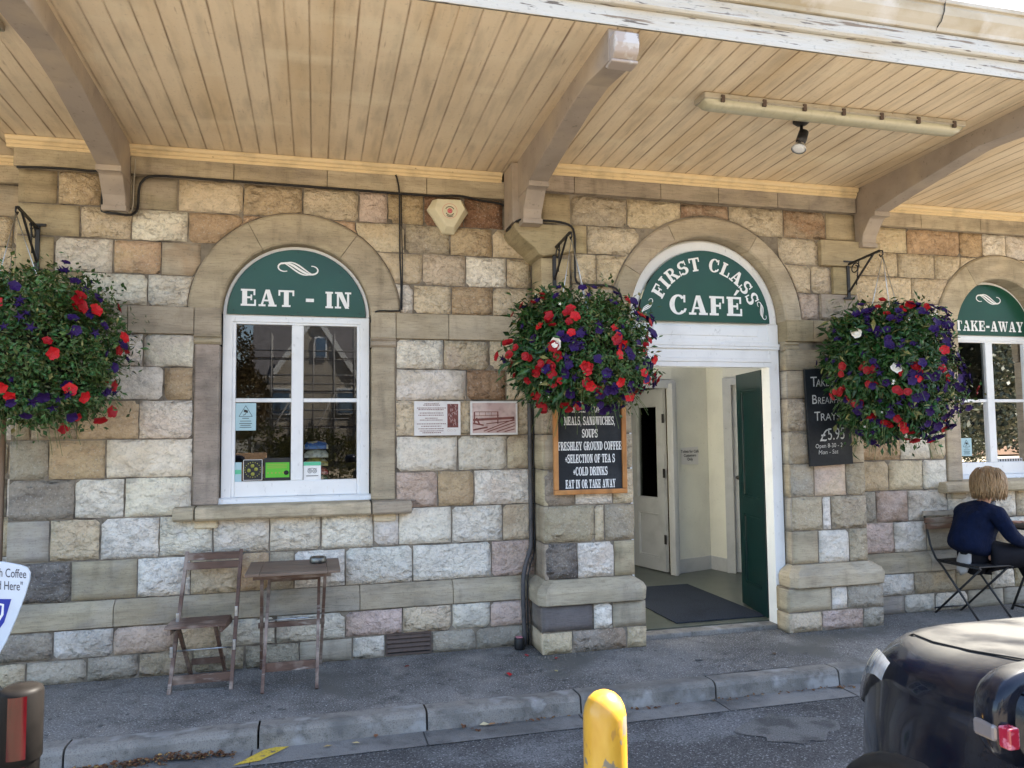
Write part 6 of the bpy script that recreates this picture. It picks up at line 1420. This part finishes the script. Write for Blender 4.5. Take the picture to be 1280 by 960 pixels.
MB().lathe([(.001, 0), (.036, 0), (.038, .01), (.038, .075), (.034, .082), (.001, .080)], (1.455, -.13, .004), 20).build('tin', m_carplast, cn); MB().box(1.43, 1.475, -.155, -.11, .086, .094).build('lid_label', M('pink_label', (.55, .22, .25), .5), cn, .003); under(cn)

# ------------------------------------------------------------------ the other side of the street (seen in the window glass)
hs = empty('gabled_house', (0, -41, 0), 'grey gabled house under scaffolding across the street', 'house')
m_hwall = M('house_render', (.42, .38, .32), .9, [(1.2, .7, .4, .7)]); m_slate = M('house_slate', (.10, .095, .10), .8, [(3, .7, .4, .7)])
q = MB(); q.box(-3.5, 9, -49, -41, 0, 5.2); q.prism([(-2.4, 5.2), (2.3, 5.2), (-.05, 8.6)], 'y', -44, -41); q.build('wall', m_hwall, hs)
q = MB(); q.prism([(-41.2, 5.2), (-45, 10.2), (-49.2, 5.2)], 'x', -3.8, 9.3); q.build('roof', m_slate, hs)
q = MB(); q.bar((-2.6, -40.9, 5.0), (-.05, -40.9, 8.8), .12, .3); q.bar((2.5, -40.9, 5.0), (-.05, -40.9, 8.8), .12, .3); q.build('bargeboard', M('house_white', (.65, .65, .62), .6), hs)
for x0, x1, z0, z1 in ((-.1, .65, 6.2, 7.5), (-2.6, -1.4, 2.8, 4.4), (1.2, 2.4, 2.8, 4.4), (4.2, 5.6, 2.8, 4.4)):
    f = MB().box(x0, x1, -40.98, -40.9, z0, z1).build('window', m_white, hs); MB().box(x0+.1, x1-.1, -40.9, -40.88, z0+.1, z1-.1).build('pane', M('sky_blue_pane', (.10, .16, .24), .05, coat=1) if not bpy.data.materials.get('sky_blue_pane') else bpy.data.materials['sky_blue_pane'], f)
under(hs)
sf = empty('scaffolding', (0, -40, 0), 'steel scaffolding round the gabled house', 'scaffolding'); q = MB()
for i in range(9):
    x = -3.6+i*1.15
    for y in (-39.9, -38.8): q.tube([(x, y, 0), (x, y, 6.9+.5*(i % 3))], .05, 6)
    for z in (2, 4, 5.9): q.tube([(x, -39.9, z), (x, -38.8, z)], .04, 6)
for z in (2.0, 2.5, 3.0, 4.0, 4.5, 5.0, 5.9, 6.4): q.tube([(-3.8, -38.8, z), (5.8, -38.8, z)], .045, 6)
for i in range(4): q.tube([(-3.4+i*2.3, -38.75, 0), (-1.2+i*2.3, -38.75, 4)], .045, 6)
q.build('poles', M('pole_grey', (.17, .165, .16), .7), sf); q = MB()
for z in (2.0, 4.0, 5.9): q.box(-3.8, 5.8, -39.8, -38.9, z+.06, z+.12)
q.build('boards', m_wood2, sf); under(sf)
nh = empty('cream_house', (12, -34, 0), 'sunlit cream house to the right across the street', 'house'); MB().box(4.8, 14, -38, -32, 0, 5.4).build('wall', M('cream_render', (.62, .52, .32), .9, [(1, .85, .4, .7)]), nh); MB().prism([(-31.6, 5.4), (-35, 8.2), (-38.4, 5.4)], 'x', 4.4, 14.4).build('roof', m_slate, nh); under(nh)
lh = empty('pale_outbuilding', (-9, -24, 0), 'pale grey outbuilding with white eaves across the street', 'building'); MB().box(-12, -4.15, -30, -24, 0, 6.3).build('wall', M('pale_render', (.46, .47, .42), .9, [(1, .85, .4, .7)]), lh); MB().prism([(-12.4, 6.3), (-3.9, 6.3), (-3.3, 6.5), (-5.2, 7.6), (-12.4, 7.6)], 'y', -30.3, -23.6).build('eaves', m_white, lh); MB().tube([(-4.05, -23.9, 0), (-4.05, -23.9, 6.2)], .07, 8).build('downpipe', m_carplast, lh); under(lh)
lwall = empty('garden_wall', (-3, -17, 0), 'low sunlit brick wall in front of the hedge across the street', 'wall'); m_brk = M('pale_brick', (.55, .36, .22), .9, [(6, .8, .4, .7)])
for r_ in range(6):
    for i in range(8):
        x = -9+i*.9+(.45 if r_ % 2 else 0); MB().box(x, x+.88, -17.25, -17, -.1+r_*.2, .088+r_*.2).build('block', m_brk, lwall)
under(lwall)
def leafmass(name, boxes, n, size, colr, lab, cat, trunk=None):
    t = empty(name, (boxes[0][0], boxes[0][1], 0), lab, cat); vs = []; fs = []; cs = []
    for i in range(n):
        bx_ = random.choice(boxes); cx_, cy_, cz_, rx, ry, rz = bx_
        d = Vector((random.gauss(0, 1), random.gauss(0, 1), random.gauss(0, 1))).normalized(); k = random.uniform(.72, 1.05); p = Vector((cx_+d.x*rx*k, cy_+d.y*ry*k, max(.05, cz_+d.z*rz*k)))
        a = Vector((random.gauss(0, 1), random.gauss(0, 1), random.gauss(0, 1))).normalized()*size*random.uniform(.6, 1.3); b = a.orthogonal().normalized()*size*.5; k0 = len(vs)
        vs += [p-a*.5, p+b*.5, p+a*.5, p-b*.5]; fs += [(k0, k0+1, k0+2, k0+3)]; g = random.uniform(.6, 1.3); cs.append((colr[0]*g, colr[1]*g, colr[2]*g))
    me = bpy.data.meshes.new(name); me.from_pydata(vs, [], fs); ca = me.color_attributes.new('col', 'FLOAT_COLOR', 'CORNER'); buf = []
    for c4 in cs: buf += [c4[0], c4[1], c4[2], 1]*4
    ca.data.foreach_set('color', buf); fo = link('crown' if trunk else 'leaves', me, m_leaf, t); fo['kind'] = 'stuff'
    if trunk: MB().tube([(trunk[0], trunk[1], -.1), (trunk[0]+.1, trunk[1], trunk[2]*.5), (trunk[0], trunk[1]+.1, trunk[2])], [.28, .2, .1], 10).build('trunk', M('bark', (.10, .07, .05), .9) if not bpy.data.materials.get('bark') else bpy.data.materials['bark'], t)
    under(t)
leafmass('hedge', [(-6.5, -20, .9, 1.6, .8, 1.2), (-4.3, -20, .9, 1.6, .8, 1.3), (-2.2, -20, .9, 1.6, .8, 1.25), (0, -20, .8, 1.5, .8, 1.0)], 9000, .13, (.10, .10, .025), 'clipped olive hedge behind the low wall across the street', 'hedge')
leafmass('tree', [(-4.6, -33, 5.2, 1.7, 2, 2.6), (-3.6, -32, 3.2, 1.5, 1.6, 1.8), (-5.4, -33, 7.4, 1.6, 2, 1.8)], 9000, .22, (.13, .095, .045), 'dark brown-green tree between the pale outbuilding and the gabled house', 'tree', (-4.2, -33, 6))
leafmass('tree', [(10, -24, 5, 3, 2, 3), (12, -24, 4, 2.5, 2, 2.6)], 7000, .28, (.05, .07, .025), 'broad green tree across the street to the right of the cream house', 'tree', (10.6, -24, 5))
leafmass('tree', [(-14, -22, 5, 3, 2.4, 3.5), (-17, -23, 4, 2.5, 2, 3)], 7000, .28, (.05, .07, .025), 'green tree across the street beyond the pale outbuilding', 'tree', (-14.6, -22, 5))

make_car('parked_car', (-2.9, -12.2), 'dark car parked facing the station across the road, seen only as a reflection', m_car)
make_car('parked_car', (1.9, -11.0), 'second dark car parked across the road right of the first', m_car)
br = empty('added_terrace', (34, -30, 0), 'long brown brick terrace with a dark roof far right, added to darken the right window reflections', 'building')  # unseen block that keeps the bright horizon out of the right window
MB().box(16, 60, -38, -30, 0, 6.5).build('wall', M('brown_brick_far', (.20, .13, .09), .9, [(.8, .7, .4, .7)]), br); MB().prism([(-29.5, 6.5), (-34, 10.5), (-38.5, 6.5)], 'x', 15.5, 60.5).build('roof', m_slate, br)
for i in range(12):
    for z0 in (1.0, 4.0):
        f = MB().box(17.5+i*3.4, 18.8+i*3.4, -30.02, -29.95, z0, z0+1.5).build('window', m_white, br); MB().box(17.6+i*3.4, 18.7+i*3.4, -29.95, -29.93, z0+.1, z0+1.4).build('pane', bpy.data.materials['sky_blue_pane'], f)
under(br)

leafmass('tree', [(16, -16, 3.5, 3.5, 2, 3.2), (21, -18, 4, 3.5, 2.5, 3.6), (26, -20, 4, 3.5, 2.5, 3.6), (32, -22, 4.5, 4, 2.5, 4)], 50000, .26, (.035, .04, .018), 'dark row of trees added to block bright reflections in the right window', 'tree', (21, -18, 5))  # unseen foliage put here to darken the right window glass
leafmass('hedge', [(9, -12, .5, 2.4, .7, 1.2), (13, -13.5, .5, 2.6, .7, 1.2), (17, -15, .6, 2.8, .7, 1.4), (21, -16.5, .6, 2.8, .7, 1.4)], 20000, .10, (.04, .045, .018), 'dark hedge added to hide the bright ground from the right window', 'hedge')  # unseen, covers sunlit ground in the right window reflection

# a worn, paler patch in the road
oil = MB()
for cx_, cy_, r_ in ((2.62, -1.72, .26),):
    n_ = 60; oil.add([(cx_+r_*cos(2*pi*i/n_)*(1+.55*noise.noise((cos(2*pi*i/n_)*3, sin(2*pi*i/n_)*3, cx_))), cy_+r_*.7*sin(2*pi*i/n_)*(1+.55*noise.noise((cos(2*pi*i/n_)*3+5, sin(2*pi*i/n_)*3, cx_))), -.1) for i in range(n_)], [tuple(range(n_))])
tag(oil.build('road_patch', M('worn_asphalt_patch', (.17, .165, .155), .9, [(90, (.3, .3, .29), .62, .67), (110, .5, .5, .6, (1, 1, 1), 2, .7), (7, .55, .45, .6)], [(150, 1.0, .012)]), fix=False), kind='structure')
gum = MB()
for i in range(46):
    x, y, r_ = random.uniform(-2, 5.4), random.uniform(-1.0, -.45), random.uniform(.008, .017); gum.add([(x+r_*cos(2*pi*k/9)*random.uniform(.8, 1.1), y+r_*sin(2*pi*k/9)*random.uniform(.8, 1.1), .0075) for k in range(9)], [tuple(range(9))])
tag(gum.build('chewing_gum', M('trodden_gum', (.10, .098, .095), .9), fix=False), 'dark trodden chewing gum spots scattered along the pavement', 'gum', kind='stuff')
